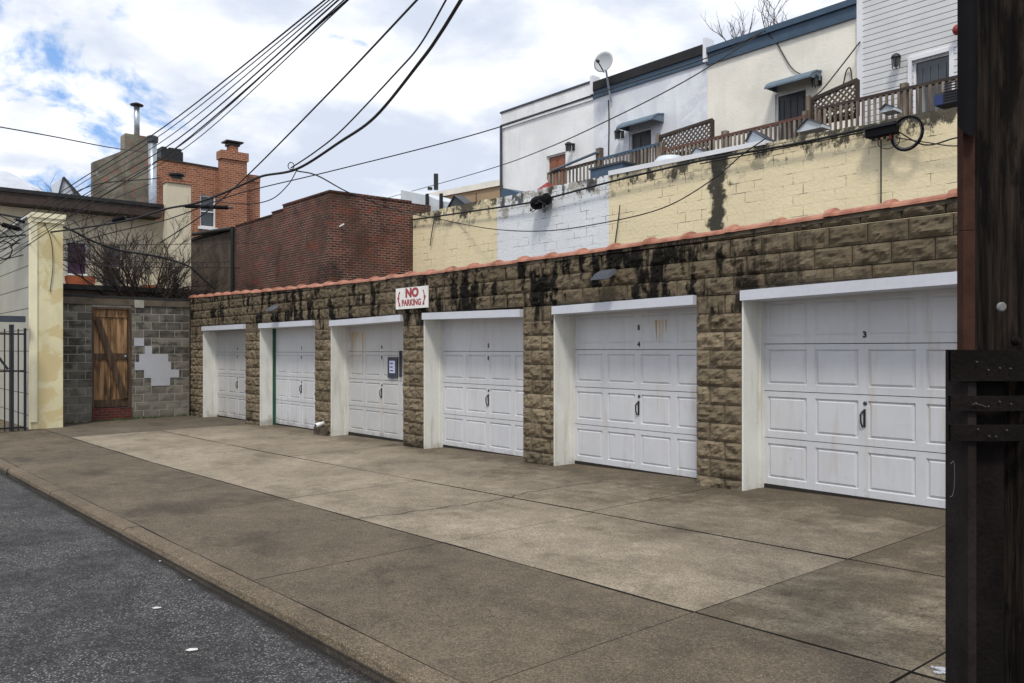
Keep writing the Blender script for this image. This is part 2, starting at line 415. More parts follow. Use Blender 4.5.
# ------------------------------------------------------------------ ground
def sheet(x0, x1, y0, y1, dz, zf=g, step=1.):
    mb = MB(); nx = max(1, int((x1-x0)/step)); vs = []
    for i in range(nx+1):
        x = x0+(x1-x0)*i/nx
        vs += [(x, y0, zf(x, y0)+dz), (x, y1, zf(x, y1)+dz)]
    return mb.add(vs, [(2*i, 2*i+2, 2*i+3, 2*i+1) for i in range(nx)])
CY0, CY1, SY = 2.29, 2.475, 4.18
def gx(x): return max(-60, min(20, x))
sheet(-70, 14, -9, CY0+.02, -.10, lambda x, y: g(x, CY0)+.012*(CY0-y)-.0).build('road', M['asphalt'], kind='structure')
MB().box(-900, 900, -900, 900, -3.4, -3.2).build('ground', M['soil'], kind='structure')
sheet(-70, 14, CY0, 12, -.06).build('ground_bed', M['joint'], kind='structure')
# kerb with rounded front edge
kb = MB(); prof = [(CY0, -.3), (CY0+.004, -.05), (CY0+.016, -.015), (CY0+.045, 0), (CY1-.018, 0), (CY1-.012, -.3)]
x = -60.
cuts = [-60.]
while cuts[-1] < 10: cuts.append(cuts[-1]+R.uniform(2.6, 3.3))
for a, b in zip(cuts[:-1], cuts[1:]):
    n = 6; vs = []; dz = R.uniform(-.006, .006); dy = R.uniform(-.008, .008)
    for i in range(n+1):
        xx = a+.006+(b-a-.012)*i/n
        for (y, z) in prof:
            w = .006*mnoise.noise(Vector((xx*1.7, y*9, z*9)))
            vs.append((xx, y+dy+w, g(xx, y)+z+dz+w))
    m = len(prof); o = len(kb.v)
    kb.add(vs, [(i*m+k, (i+1)*m+k, (i+1)*m+k+1, i*m+k+1) for i in range(n) for k in range(m-1)])
    for i in range(n):
        kb.mi[-(n*(m-1))+i*(m-1)] = 1; kb.mi[-(n*(m-1))+i*(m-1)+m-2] = 2
    kb.m = 2; kb.add([vs[q] for q in range(m)]+[vs[n*m+q] for q in range(m)], [tuple(range(m)), tuple(m+k for k in range(m))[::-1]]); kb.m = 0
kb.build('kerb', [M['curb'], M['curbface'], M['joint']], kind='structure')
def slab(mb, x0, x1, y0, y1, dz=0., gap=.006):
    x0 += gap; x1 -= gap; y0 += .013; y1 -= .013
    n = max(2, int((x1-x0)/.25)); m = max(2, int((y1-y0)/.25)); vs = []; fs = []
    tx = R.uniform(-.001, .001); ty = R.uniform(-.001, .001)
    for i in range(n+1):
        for j in range(m+1):
            xx = x0+(x1-x0)*i/n; yy = y0+(y1-y0)*j/m
            e = -.004 if i in (0, n) or j in (0, m) else 0
            wy = .012*mnoise.noise(Vector((xx*1.3, 3.1, y0))) if j in (0, m) else 0
            vs.append((xx, yy+wy, g(xx, yy)+dz+e+tx*(xx-x0)+ty*(yy-y0)))
    for i in range(n):
        for j in range(m): fs.append((i*(m+1)+j, (i+1)*(m+1)+j, (i+1)*(m+1)+j+1, i*(m+1)+j+1))
    # pull the edge ring to a narrow round
    base = len(mb.v); mb.add(vs, fs)
    per = [(i, 0) for i in range(n)]+[(n, j) for j in range(m)]+[(i, m) for i in range(n, 0, -1)]+[(0, j) for j in range(m, 0, -1)]
    k = len(per); lv = [Vector(vs[i*(m+1)+j])-Vector((0, 0, .09)) for i, j in per]
    o = len(mb.v); mb.v += lv
    for q in range(k):
        a = per[q]; b = per[(q+1) % k]
        mb.f.append((o+q, o+(q+1) % k, base+b[0]*(m+1)+b[1], base+a[0]*(m+1)+a[1])); mb.a.append(.5); mb.mi.append(1)
sw = MB()
xs = [-60, -54, -48, -42, -36, -32, -28.5, -25.3, -22.3, -19.0, -15.8, -12.5, -9.1, -5.93, -3.24, -1.91, 1.2, 4.4, 8, 13]
for a, b in zip(xs[:-1], xs[1:]): slab(sw, a, b, CY1-.012, SY, R.uniform(-.004, .003))
sw.build('sidewalk', [M['sidewalk'], M['joint']], kind='structure')
dr = MB()
xd = [-19.7, -16.4, -12.9, -9.1, -5.93, -3.24, -1.91, 1.2, 4.4]
for a, b in zip(xd[:-1], xd[1:]):
    slab(dr, a, b, SY, 6.04, 0); 
xd2 = [-19.7, -17.5, -13.0, -9.3, -6.0, -3.24, -1.91, 1.2, 4.4]
for a, b in zip(xd2[:-1], xd2[1:]): slab(dr, a, b, 6.04, 8.62, 0)
dr.build('driveway', [M['driveway'], M['joint']], kind='structure')
ol = MB(); slab(ol, -23.78, -19.7, SY, 8.5, -.004)
ol.build('old_pavement', [M['oldslab'], M['joint']], kind='structure')
# crack across the drive
ck = MB(); pts = [G(px, py) for px, py in ((330, 521), (372, 517), (410, 512), (460, 505), (500, 499), (530, 492), (568, 486), (600, 482))]
pl = catmull(pts, 6); pl = [Vector((p.x+R.uniform(-.03, .03), p.y+R.uniform(-.01, .01), g(p.x, p.y)+.003)) for p in pl]
vs = []
for p in pl: vs += [p-Vector((.006, 0, 0)), p+Vector((.006, 0, 0))]
ck.add(vs, [(2*i, 2*i+1, 2*i+3, 2*i+2) for i in range(len(pl)-1)]).build('driveway_crack', M['joint'], kind='structure')
# ------------------------------------------------------------------ blockwork
def block(mb, axis, u0, u1, z0, z1, plane, sgn, depth, rough, nu=12, nz=7, joint=.006, back=.06):
    mb.cur = R.random(); sd = R.uniform(0, 99); vs = []; fs = []
    u0 += joint; u1 -= joint; z0 += joint; z1 -= joint
    if u1-u0 < .03 or z1-z0 < .02: return
    nu = max(2, int(nu*(u1-u0)/.4+.5)); nz = max(2, int(nz*(z1-z0)/.2+.5))
    for i in range(nu+1):
        for j in range(nz+1):
            u = u0+(u1-u0)*i/nu; z = z0+(z1-z0)*j/nz
            e = min(1, min(u-u0, u1-u)/.045)*min(1, min(z-z0, z1-z)/.035)
            d = 0
            if e > 0 and depth:
                q = mnoise.noise(Vector((u*9+sd, z*13, sd)))*.9+mnoise.noise(Vector((u*23, z*26+sd, 1)))*.5
                d = e*depth*(.6+rough*q)
            else: d = 0
            off = plane+sgn*d
            vs.append((u, off, z) if axis == 'X' else (off, u, z))
    for i in range(nu):
        for j in range(nz):
            a = i*(nz+1)+j; f = (a, a+nz+1, a+nz+2, a+1)
            fs.append(f if (sgn < 0) == (axis == 'X') else f[::-1])
    per = [(i, 0) for i in range(nu)]+[(nu, j) for j in range(nz)]+[(i, nz) for i in range(nu, 0, -1)]+[(0, j) for j in range(nz, 0, -1)]
    ix = [i*(nz+1)+j for i, j in per]; k = len(ix); o = len(vs)
    for q in ix:
        v = list(vs[q]); v[1 if axis == 'X' else 0] -= sgn*back; vs.append(tuple(v))
    for q in range(k):
        f = (o+q, o+(q+1) % k, ix[(q+1) % k], ix[q]); fs.append(f if (sgn < 0) == (axis == 'X') else f[::-1])
    mb.add(vs, fs)
D = 8.1; DD = 8.48
cop = [(-24, 3.13), (-23.2, 3.12), (-21, 3.075), (-18, 3.02), (-15, 2.985), (-12, 2.975), (-9, 2.985), (-6, 3.02), (-3, 3.09), (1.2, 3.16)]
def copz(x):
    for (a, za), (b, zb) in zip(cop[:-1], cop[1:]):
        if x <= b: return za+(zb-za)*(x-a)/(b-a)
    return cop[-1][1]
doorsX = [(-22.77, -19.9), (-19.0, -16.21), (-15.46, -12.77), (-12.07, -9.46), (-8.76, -6.27), (-5.61, -3.15)]
linz = [(2.236, 2.236), (2.228, 2.232), (2.20, 2.235), (2.24, 2.21), (2.222, 2.258), (2.275, 2.325)]
gar = thing('garage_row', (-11, 11, -.2), 'low row of garages in rock-faced block with six white doors and a terracotta coping', 'garages')
CH = .2135; XE = 1.0
fb = MB()
# piers
edges = [-23.78]+[v for d in doorsX for v in d]+[XE]
for k in range(7):
    a, b = edges[2*k], edges[2*k+1]
    r = 0; z = 2.24
    while z > -.5:
        z0 = z-CH; us = [a]
        st = .2 if r % 2 else .41
        u = a+st
        while u < b-.08: us.append(u); u += .41
        us.append(b)
        for u0, u1 in zip(us[:-1], us[1:]): block(fb, 'X', u0, u1, z0, z, D+.02, -1, .042 if r else .012, 1.1)
        z = z0; r += 1
# parapet courses
for r in range(5):
    z0 = 2.24+r*CH
    u = -23.78-(.2 if r % 2 else 0)
    while u < XE:
        u1 = u+.41*R.uniform(.97, 1.03) if r else u+.41
        a, b = max(u, -23.78), min(u1, XE)
        zt = min(z0+CH, copz((a+b)/2)-.075)
        zb = z0
        for (da, db), (la, lb) in zip(doorsX, linz):
            if a < db+.05 and b > da-.05:
                lt = (la+lb)/2+.04
                if r == 0: zb = max(zb, lt-.02)
        if zt-zb > .03: block(fb, 'X', a, b, zb, zt, D+.02, -1, .038, 1.)
        u = u1
fb.build('rock_face_block', M['rock'], gar)
core = MB()
for k in range(7): core.box(edges[2*k]+.02, edges[2*k+1]-.02, D+.03, 8.62, -.6, 2.24)
core.box(-23.76, XE-.02, D+.034, 8.9, 2.246, 2.86)
core.build('mortar_backing', M['mortar'], gar)
MB().box(-23.0, XE-.03, 8.9, 14.06, 2.5, 2.72).build('roof', M['roofdark'], gar)
MB().box(-23.0, XE-.03, 8.64, 14.05, -.6, 2.49).build('inner_wall', M['mortar'], gar)
# coping tiles, half round with lapped collars
cp = MB(); x = -23.82; i = 0
while x < XE:
    x1 = x+.62
    def ring(xx, r, zc):
        return [(xx, D+.10-math.cos(math.pi*k/8)*(r+.05), zc-.075+math.sin(math.pi*k/8)*r*1.05) for k in range(9)]
    secs = [(x, .09), (x+.08, .098), (x+.095, .066), (x+.62-.01, .066), (x1+.03, .064)]
    jit = R.uniform(-.006, .008)
    vs = []
    for xx, r in secs: vs += ring(xx, r, copz(xx)+jit)
    cp.add(vs, [(s*9+k, s*9+k+1, (s+1)*9+k+1, (s+1)*9+k) for s in range(4) for k in range(8)]+[tuple(range(9))])
    x = x1
cp.build('coping', M['terracotta'], gar, smooth=False)
cm = MB()
for k in range(70):
    xx = -23.8+k*.4; 
    if xx+.4 > XE: break
    cm.hexa([(xx, D+.0, copz(xx)-.12), (xx+.4, D+.0, copz(xx+.4)-.12), (xx+.4, D+.24, copz(xx+.4)-.12), (xx, D+.24, copz(xx)-.12)],
            [(xx, D+.0, copz(xx)-.076), (xx+.4, D+.0, copz(xx+.4)-.076), (xx+.4, D+.24, copz(xx+.4)-.076), (xx, D+.24, copz(xx)-.076)])
cm.build('coping_bed', M['mortar'], gar)
# lettering
FONT = {}
def text_mesh(txt, size, ex=.002, bold=0., sx=1.):
    cu = bpy.data.curves.new('t', 'FONT'); cu.body = txt; cu.size = size; cu.extrude = ex; cu.align_x = 'CENTER'; cu.align_y = 'CENTER'
    cu.offset = bold; cu.resolution_u = 3
    o = bpy.data.objects.new('t', cu); COL.objects.link(o)
    dg = bpy.context.evaluated_depsgraph_get(); me = bpy.data.meshes.new_from_object(o.evaluated_get(dg))
    vs = [Vector((v.co.x*sx, v.co.y, v.co.z)) for v in me.vertices]; fs = [tuple(p.vertices) for p in me.polygons]
    bpy.data.objects.remove(o); bpy.data.curves.remove(cu); bpy.data.meshes.remove(me)
    return vs, fs
def add_text(mb, txt, size, c, bold=0., sx=1.):   # facing -Y
    vs, fs = text_mesh(txt, size, .0015, bold, sx)
    mb.add([(c[0]+v.x, c[1]-v.z, c[2]+v.y) for v in vs], fs)
lab = ['garage door numbered 8, beside the block wall, on bare white jamb', 'garage door numbered 7 with a green edge strip', 'rust-streaked garage door numbered 6 with a framed notice',
       'garage door numbered 5 with a dented middle seam', 'garage door numbered 4 with a brown water streak', 'wide nearest garage door numbered 3 beside the pole']
for di, ((a, b), (la, lb)) in enumerate(zip(doorsX, linz)):
    gz = g((a+b)/2, DD); zb = gz+.02 if di != 2 else gz+.05
    # lintel
    lt = MB(); th = .115
    y0, y1 = D-.045, DD+.03
    lt.hexa([(a-.0, y0, la-th), (b+.0, y0, lb-th), (b, y1, lb-th), (a, y1, la-th)], [(a, y0, la), (b, y0, lb), (b, y1, lb), (a, y1, la)])
    lt.build('lintel', M['lintel'], gar)
    ztop = max(la, lb)-th
    # jambs: painted skin on the pier sides
    for sgn, u in ((1, a), (-1, b)):
        j = MB(); j.box(u+(0 if sgn > 0 else -.006), u+(.022 if sgn > 0 else 0), D+(-.004 if sgn > 0 else .05), DD-.03, g(u, D)-.02, ztop+.002 if sgn*0 == 0 else 0)
        j.build('jamb', M['jamb'], gar)
        fr = MB(); fr.box(u+sgn*.023, u+sgn*.04, DD-.075, DD+.02, g(u, D)+.0, ztop+.002)
        fr.build('door_frame', M['green'] if (di == 1 and sgn == 1) else M['jamb'], gar)
    da, db = a+.03, b-.03
    door = MB(); rows = 4; H = (ztop-.0-zb)/rows; cw = (db-da)/4
    for rr in range(rows):
        z0 = zb+rr*H+.004; z1 = zb+(rr+1)*H-.004
        top = rr == 3
        y = DD+(.0 if rr != 1 or di != 3 else .0)
        # section body
        door.box(da, db, y+.03, y+.05, z0, z1)
        door.add([(da, y, z0), (db, y, z0), (db, y+.03, z0), (da, y+.03, z0), (da, y, z1), (db, y, z1), (db, y+.03, z1), (da, y+.03, z1)], [(0, 3, 2, 1), (4, 5, 6, 7), (0, 4, 7, 3), (1, 2, 6, 5)])
        for cc in range(4):
            c0 = da+cc*cw; c1 = c0+cw
            mx = .055 if cw > .65 else .05; px0, px1 = c0+mx, c1-mx; pz0, pz1 = z0+.075, z1-.06
            if top and di < 4:
                door.add([(c0, y, z0), (c1, y, z0), (c1, y, z1), (c0, y, z1)], [(0, 1, 2, 3)]); continue
            k = .45 if top else 1.
            def rc(i, d): return [(px0+i, y+d, pz0+i*.8), (px1-i, y+d, pz0+i*.8), (px1-i, y+d, pz1-i*.8), (px0+i, y+d, pz1-i*.8)]
            v = [(c0, y, z0), (c1, y, z0), (c1, y, z1), (c0, y, z1)]+rc(0, 0)+rc(.018, .02*k)+rc(.044, .003*k)
            fs = []
            for q in range(3):
                for e in range(4): fs.append((q*4+e, q*4+(e+1) % 4, q*4+4+(e+1) % 4, q*4+4+e))
            fs.append((12, 13, 14, 15)); door.add(v, fs)
    gd = door.build('garage_door', M['door'] if di not in (0, 2) else M['door_old'], gar, label=lab[di])
    xc = (a+b)/2+.02; zh = zb+H*1.5+.03
    hd = MB(); hd.box(xc-.01, xc+.01, DD-.012, DD+.001, zh-.10, zh+.09)
    hd.tube([(xc-.015, DD-.01, zh+.07), (xc-.03, DD-.035, zh+.03), (xc-.025, DD-.035, zh-.05), (xc-.02, DD-.012, zh-.1)], .009, 6)
    hd.build('handle', M['black'], gd)
    MB().lathe((xc+.005, DD+.002, zh+.15), [(.022, 0), (.022, .008), (.012, .014)], 12, (0, -1, 0)).build('lock', M['steelgrey'], gd)
    nm = MB(); zt = zb+3*H+.09 if di != 4 else zb+3*H+.07
    add_text(nm, '876543'[di], .09, (xc+.0, DD-.003, zt), .004)
    nm.build('house_number', M['black'], gd)
    if di in (0, 1, 2, 3, 4):
        mk = MB(); zz = zb+2*H+.80*H if di != 4 else zb+3.55*H
        mk.box(xc-.018, xc+.014, DD-.007, DD-.001, zz-.035, zz+.035).build('lock_plate', M['steelgrey'], gd)
    st = MB(); st.box(da, db, DD-.005, DD+.06, gz-.05, zb-.001); st.build('door_sill', M['joint'], gar)
    if di in (2, 4):
        for k in range(12 if di == 2 else 4):
            uu = (da+.08+k*.055 if di == 2 else da+1.55+k*.05)+R.uniform(-.02, .02); ln = R.uniform(.2, 1.0) if di == 2 else R.uniform(.15, .4)
            zz = zb+4*H-.15; w = R.uniform(.008, .022)
            MB().prism([(uu-w, DD-.0015, zz), (uu+w, DD-.0015, zz), (uu+w*.2, DD-.0015, zz-ln)], (0, .001, 0)).build('rust_streak', M['rust'] if (k % 3 == 0 or (k < 5 and di == 2)) else M['rustpale'], gd)
# notice on door six
n0 = P(388, 357, DD-.02); n1 = P(397.5, 378, DD-.02)
nt = thing('framed_notice', n0, 'small dark framed notice with bluish paper, taped on the rust-streaked garage door', 'notice')
f = MB(); f.box(n0.x, n1.x, DD-.03, DD-.004, n1.z, n0.z); f.build('frame', M['steelgrey'], nt)
f = MB(); f.box(n0.x+.07, n1.x-.07, DD-.034, DD-.031, n1.z+.09, n0.z-.07); pp = f.build('paper', M['paper'], nt)
f = MB()
for k in range(5): f = MB(); f.box(n0.x+.10, n1.x-.10-R.uniform(0, .06), DD-.037, DD-.035, n0.z-.13-k*.07, n0.z-.11-k*.07); f.build('printed_line', M['ink'], pp)
MB().box(n1.x+.10, n1.x+.13, DD-.05, DD-.01, n1.z+.02, n0.z+.12).build('door_latch_bar', M['steelgrey'], label='thin dark upright bar at the edge of the garage door with the notice', cat='latch')
# sign
a = P(396, 290.6, D-.05); b = P(428, 304.7, D-.05)
sg = thing('no_parking_sign', ((a.x+b.x)/2, D-.05, b.z), 'white no parking sign in red letters with two curved arrows, fixed to the stained parapet', 'sign')
sw_, sh_ = b.x-a.x, .315
zc = (P(412, 297.8, D-.05).z); xc = (a.x+b.x)/2
MB().box(a.x, b.x, D-.055, D-.035, zc-sh_/2-.03, zc+sh_/2+.03).build('panel', M['signwhite'], sg)
tx = MB(); add_text(tx, 'NO', .21, (xc+.02, D-.0575, zc+.085), .012, 1.25); add_text(tx, 'PARKING', .15, (xc, D-.0575, zc-.085), .005, .98)
tx.build('lettering', M['redpaint'], sg)
for sgn in (-1, 1):
    ar = MB(); cx = xc+sgn*(sw_/2-.13)
    arc = [(cx+sgn*(.06*math.cos(u)-.03), D-.058, zc+.125*math.sin(u)) for u in [math.radians(q) for q in range(-75, 76, 15)]]
    ar.tube(arc, .011, 5)
    ar.prism([(cx-sgn*.03, D-.060, zc-.14), (cx+sgn*.035, D-.060, zc-.125), (cx-sgn*.005, D-.060, zc-.07)], (0, .004, 0))
    ar.prism([(cx+sgn*.0, D-.060, zc+.02), (cx+sgn*.08, D-.060, zc+.02), (cx+sgn*.045, D-.060, zc-.045)], (0, .004, 0))
    ar.build('arrow', M['redpaint'], sg)
# floodlights
def flood(px, py, w, label):
    c = P(px, py, D-.12); o = thing('flood_light', c, label, 'flood light', 'flood lights on the garage parapet')
    h = MB(); w /= 2
    q = [(-w, -.15, -.06), (w, -.15, -.06), (w, .0, .02), (-w, .0, .02)]
    n = Vector((0, .06, -.05))*-1
    bt = [c+Vector(v) for v in q]; tp = [c+Vector((v[0]*.8, v[1]*.8, v[2]*.8))+Vector((0, .02, .065)) for v in q]
    h.hexa(bt, tp).build('housing', M['steelgrey'], o)
    inn = [c+Vector((v[0]*.86, (v[1]+.075)*.8-.075, (v[2]+.02)*.8-.02))+Vector((0, .004, -.006)) for v in q]
    MB().prism(inn, (0, .004, -.006)).build('lens', M['lens'], o)
    MB().bar(c+Vector((0, .0, .05)), c+Vector((0, .13, .03)), .03, .05).build('bracket', M['black'], o)
flood(607, 275.5, .33, 'grey flood light with pale square lens above the garage door numbered 4')
flood(275, 308.5, .36, 'small dark flood light on parapet above the door with the green strip')
# drain spout
c = P(322, 424, D-.02)
o = thing('drain_pipe', c, 'short white pipe stub poking from the foot of a garage pier', 'pipe')
MB().tube([c+Vector((0, .08, .02)), c+Vector((.02, -.06, 0)), c+Vector((.03, -.16, -.02))], .045, 12).build('pipe', M['whitetrim'], o, smooth=True)
MB().tube([c+Vector((.031, -.155, -.019)), c+Vector((.032, -.162, -.0205))], .034, 12).build('bore', M['black'], o)
MB().box(c.x-.28, c.x+.24, D-.07, D+.0, g(c.x)-.05, g(c.x)+.16).build('stone_block', M['mortar'], label='dark stained stone block at the foot of the pier under the white pipe', cat='stone')
# ------------------------------------------------------------------ block wall and wooden door at the far end
BX = -23.8
bw = thing('cinder_block_wall', (BX, 6.3, -.25), 'grey cinder block wall with a pale painted patch, closing the far end of the driveway', 'wall')
dl = PX(92, 309, BX); drr = PX(131, 407, BX)
b0 = PX(92, 419, BX)
oz0 = g(BX, 5.5)-.0; oz1 = dl.z
cb = MB(); CB = .218; z = 2.78; r = 0; Y0, Y1 = 4.6, 8.08
for r in range(15):
    z1 = 2.80-r*CB; z0 = z1-CB
    u = Y0-(.2 if r % 2 else 0)
    while u < Y1:
        segs = [(max(u, Y0), min(u+.41, Y1))]
        u += .41
        for s0, s1 in segs:
            out = []
            if z0 < oz1-.02:
                if s0 < dl.y: out.append((s0, min(s1, dl.y)))
                if s1 > drr.y: out.append((max(s0, drr.y), s1))
            else: out = [(s0, s1)]
            zt = z1
            for p0, p1 in out:
                if p1-p0 > .05: block(cb, 'Y', p0, p1, z0, zt, BX, 1, .008, .6, 5, 3, .009, .05)
cb.build('block', M['cinder'], bw)
mb = MB(); wallbox(mb, 'Y', Y0, Y1, -.5, 2.79, BX-.003, .2, [(dl.y-.001, drr.y+.001, -.5, oz1+.03)]); mb.build('mortar', M['cmortar'], bw)
mb = MB(); mb.box(BX-.24, BX+.035, Y0, Y1, 2.795, 2.98)
mb.build('cap', M['oldslab'], bw)
MB().box(BX-.26, BX+.05, Y0, Y1, 2.983, 3.03).build('flashing', M['roofdark'], bw)
# stepped patch: polygon of block-size squares seen right of the door
def pz(px, py): p = PX(px, py, BX+.0); return p
pt = MB()
for q, (x0, x1) in enumerate(((134, 144), (144.5, 152), (139, 168), (134.5, 171), (144, 179), (151, 170))):
    zt = 2.80-(4+q)*CB; pt.box(BX+.0085, BX+.0125, pz(x0, 350).y, pz(x1, 350).y, zt-CB, zt)
pt.build('paint_patch', M['patch'], bw)
v0 = pz(134, 300); v1 = pz(143.5, 308)
vt = MB(); vt.box(BX+.036, BX+.05, v0.y, v1.y, v1.z, v0.z); vb = vt.build('vent_block', M['cmortar'], bw)
wd = thing('wooden_gate', (BX-.05, (dl.y+drr.y)/2, drr.z), 'weathered brown plank door with a diagonal brace in the cinder block wall', 'door')
ya, yb, za, zb = dl.y+.05, drr.y-.07, drr.z+.02, dl.z-.0
mb = MB(); n = 6
for k in range(n):
    a = ya+(yb-ya)*k/n; b = ya+(yb-ya)*(k+1)/n
    mb.box(BX-.11, BX-.08+R.uniform(0, .004), a+.006, b-.006, za, zb)
mb.build('planks', M['wooddoor'], wd)
for zz0, zz1 in ((za, za+.2), ((za+zb)/2-.04, (za+zb)/2+.13), (zb-.2, zb)):
    MB().box(BX-.079, BX-.05, ya, yb, zz0, zz1).build('ledge_board', M['wooddark'] if zz0 < zb-.5 else M['wooddoor'], wd)
MB().bar((BX-.03, ya+.08, zb-.25), (BX-.03, yb-.08, za+.22), .03, .16, up=(0, 0, 1)).build('brace', M['wooddark'], wd)
fr = MB(); fr.box(BX-.13, BX+.02, dl.y, dl.y+.045, za-.1, zb+.06); fr.box(BX-.13, BX+.02, drr.y-.065, drr.y, za-.1, zb+.06); fr.box(BX-.13, BX+.022, dl.y+.045, drr.y-.065, zb+.005, zb+.06)
fr.build('door_frame', M['wooddark'], wd)
MB().lathe((BX-.05, yb-.07, (za+zb)/2+.05), [(.012, 0), (.012, .04), (.032, .045), (.03, .07), (.01, .08)], 12, (1, 0, 0)).build('knob', M['galv'], wd)
MB().box(BX-.2, BX+.03, dl.y+.0, drr.y+.02, g(BX, 5.4)-.1, drr.z).build('brick_step', M['stepbrick'], label='red brick step under the wooden door', cat='step')
wdm = MB()
for k in range(260):
    yy = R.uniform(4.65, 8.0) if k % 2 else R.uniform(6.0, 7.2); xx = BX+R.uniform(.01, .10); h = R.uniform(.02, .09); a = R.uniform(0, 6.3)
    z = g(xx, yy)-.01; d = Vector((math.cos(a), math.sin(a), 0))*.02
    wdm.add([Vector((xx, yy, z))-d, Vector((xx, yy, z))+d, Vector((xx, yy, z+h))+d*1.5*R.uniform(-1, 1)], [(0, 1, 2)])
wdm.build('weeds', M['grass'], kind='stuff', label='low green weeds along the foot of the cinder block wall', cat='weeds')
# ------------------------------------------------------------------ siding building with cream end
sb = thing('siding_building', (-27, 4.27, -.25), 'low building in grey boards with a peeling cream end pier, left edge of the photo', 'building')
A = PX(31, 213, -22.6)
SYF = A.y; SYB = PX(63, 300, -22.6).y
MB().box(-34, -22.91, SYF+.03, SYB-.02, -.5, A.z-.02).build('siding_wall', M['siding_grey'], sb)
MB().box(-22.89, -22.6, SYF, SYB, -.5, A.z-.1).build('end_pier', M['pier'], sb)
tr = MB(); tr.box(-22.599, -22.57, SYF-.02, SYF+.13, -.12, A.z-.12); tr.box(-22.70, -22.6, SYF-.03, SYF-.001, -.3, A.z-.12); tr.build('corner_trim', M['piertrim'], sb)
cr = MB(); cr.box(-22.95, -22.52, SYF-.02, SYB+.05, A.z-.1, A.z+.02); cr.box(-22.93, -22.55, SYF-.01, SYB+.02, A.z-.2, A.z-.101)
cr.build('cornice', M['piertrim'], sb)
MB().box(-34, -22.96, SYF-.03, SYB+.05, A.z-.05, A.z+.0).build('roof_edge', M['whitetrim'], sb)
mb = MB()
mb.tube(catmull([PX(44, 222, -22.58), PX(51, 240, -22.57), PX(53, 265, -22.57), PX(50, 292, -22.58)], 6), .008, 5)
mb.build('wire', M['cable'], sb)
# iron gate and steel post
ig = thing('iron_gate', (-22.2, 3.5, g(-22.2, 3.5)), 'black iron bar gate beside the grey siding at the left edge', 'gate')
gx_ = -22.25
yR = PX(25, 400, gx_).y; yL = yR-1.5; gz = g(gx_, yR)
zt = PX(25, 329, gx_).z
for k in range(11):
    yy = yR-k*.137
    w = .05 if k == 0 else .026
    MB().box(gx_-w/2, gx_+w/2, yy-w/2, yy+w/2, gz+.01, zt+(.02 if k == 0 else -.0)).build('post' if k == 0 else 'bar', M['black'], ig)
for zz in (zt-.12, PX(20, 371, gx_).z, gz+.08): MB().box(gx_-.012, gx_+.012, yL, yR-.023, zz-.02, zz+.02).build('rail', M['black'], ig)
sp_ = thing('steel_post', (-22.5, 3.4, g(-22.5, 3.4)), 'blue-grey steel post with a slanted brace behind the iron gate', 'post')
p = PX(11, 400, -22.5); ztp = PX(11, 316, -22.5).z
MB().box(-22.54, -22.46, p.y-.035, p.y+.055, g(-22.5, p.y)-.05, ztp-.2).build('column', M['darksteel'], sp_)
MB().box(-22.62, -22.38, p.y-.9, p.y+.28, ztp-.14, ztp).build('beam', M['darksteel'], sp_)
MB().bar((-22.5, p.y-.75, ztp-.2), (-22.5, p.y-.06, ztp-1.25), .05).build('brace', M['darksteel'], sp_)
# ------------------------------------------------------------------ beige building behind
bb = thing('beige_building', (-33, 5, -.3), 'two-storey beige building with a dark flat eave, behind the bare tree', 'building')
BB = -30.
w1 = (PX(66, 240, BB), PX(88, 276, BB)); w2 = (PX(102, 243, BB), PX(123, 291, BB))
ops = [(w1[0].y, w1[1].y, w1[1].z, w1[0].z), (w2[0].y, w2[1].y, w2[1].z, w2[0].z)]
e0 = PX(0, 197, BB); e1 = PX(164, 219, BB)
mb = MB(); wallbox(mb, 'Y', -3, 9.3, -.6, 6.07, BB, .3, ops); mb.box(-38, BB-.31, -3, 9.3, -.6, 6.07); mb.build('wall', M['stucco_beige'], bb)
def window(parent, axis, u0, u1, z0, z1, plane, depth, glassmat, framemat, bars=1, out=1):
    f = MB(); w = .06
    def bx(a, b, c, d, e0, e1):
        if axis == 'X': f.box(a, b, plane+e0, plane+e1, c, d)
        else: f.box(plane-e1, plane-e0, a, b, c, d)
    bx(u0, u0+w, z0, z1, depth-.05, depth+.03); bx(u1-w, u1, z0, z1, depth-.05, depth+.03)
    bx(u0+w, u1-w, z1-w, z1, depth-.05, depth+.03); bx(u0+w, u1-w, z0, z0+w, depth-.05, depth+.03)
    for k in range(bars): 
        zz = z0+(z1-z0)*(k+1)/(bars+1); bx(u0+w, u1-w, zz-.025, zz+.025, depth-.045, depth+.02)
    wo = f.build('window', framemat, parent)
    p = MB()
    if axis == 'X': p.box(u0+.01, u1-.01, plane+depth+.031, plane+depth+.045, z0+.01, z1-.01)
    else: p.box(plane-depth-.045, plane-depth-.031, u0+.01, u1-.01, z0+.01, z1-.01)
    p.build('pane', glassmat, wo)
    return wo
window(bb, 'Y', *ops[0], BB, .12, M['purple'], M['whitetrim'], 0)
window(bb, 'Y', *ops[1], BB, .12, M['glass'], M['stucco_beige'], 1)
mb = MB(); zE = 6.62
eY = PX(163.5, 210, -29.25).y
mb.box(-38.3, BB+.75, -4, eY-.05, 6.08, 6.40)
mb.build('eave', M['eave'], bb)
mb = MB(); mb.box(-38.4, BB+.8, -4.1, eY, 6.403, 6.52); mb.build('roof_edge', M['roofdark'], bb)
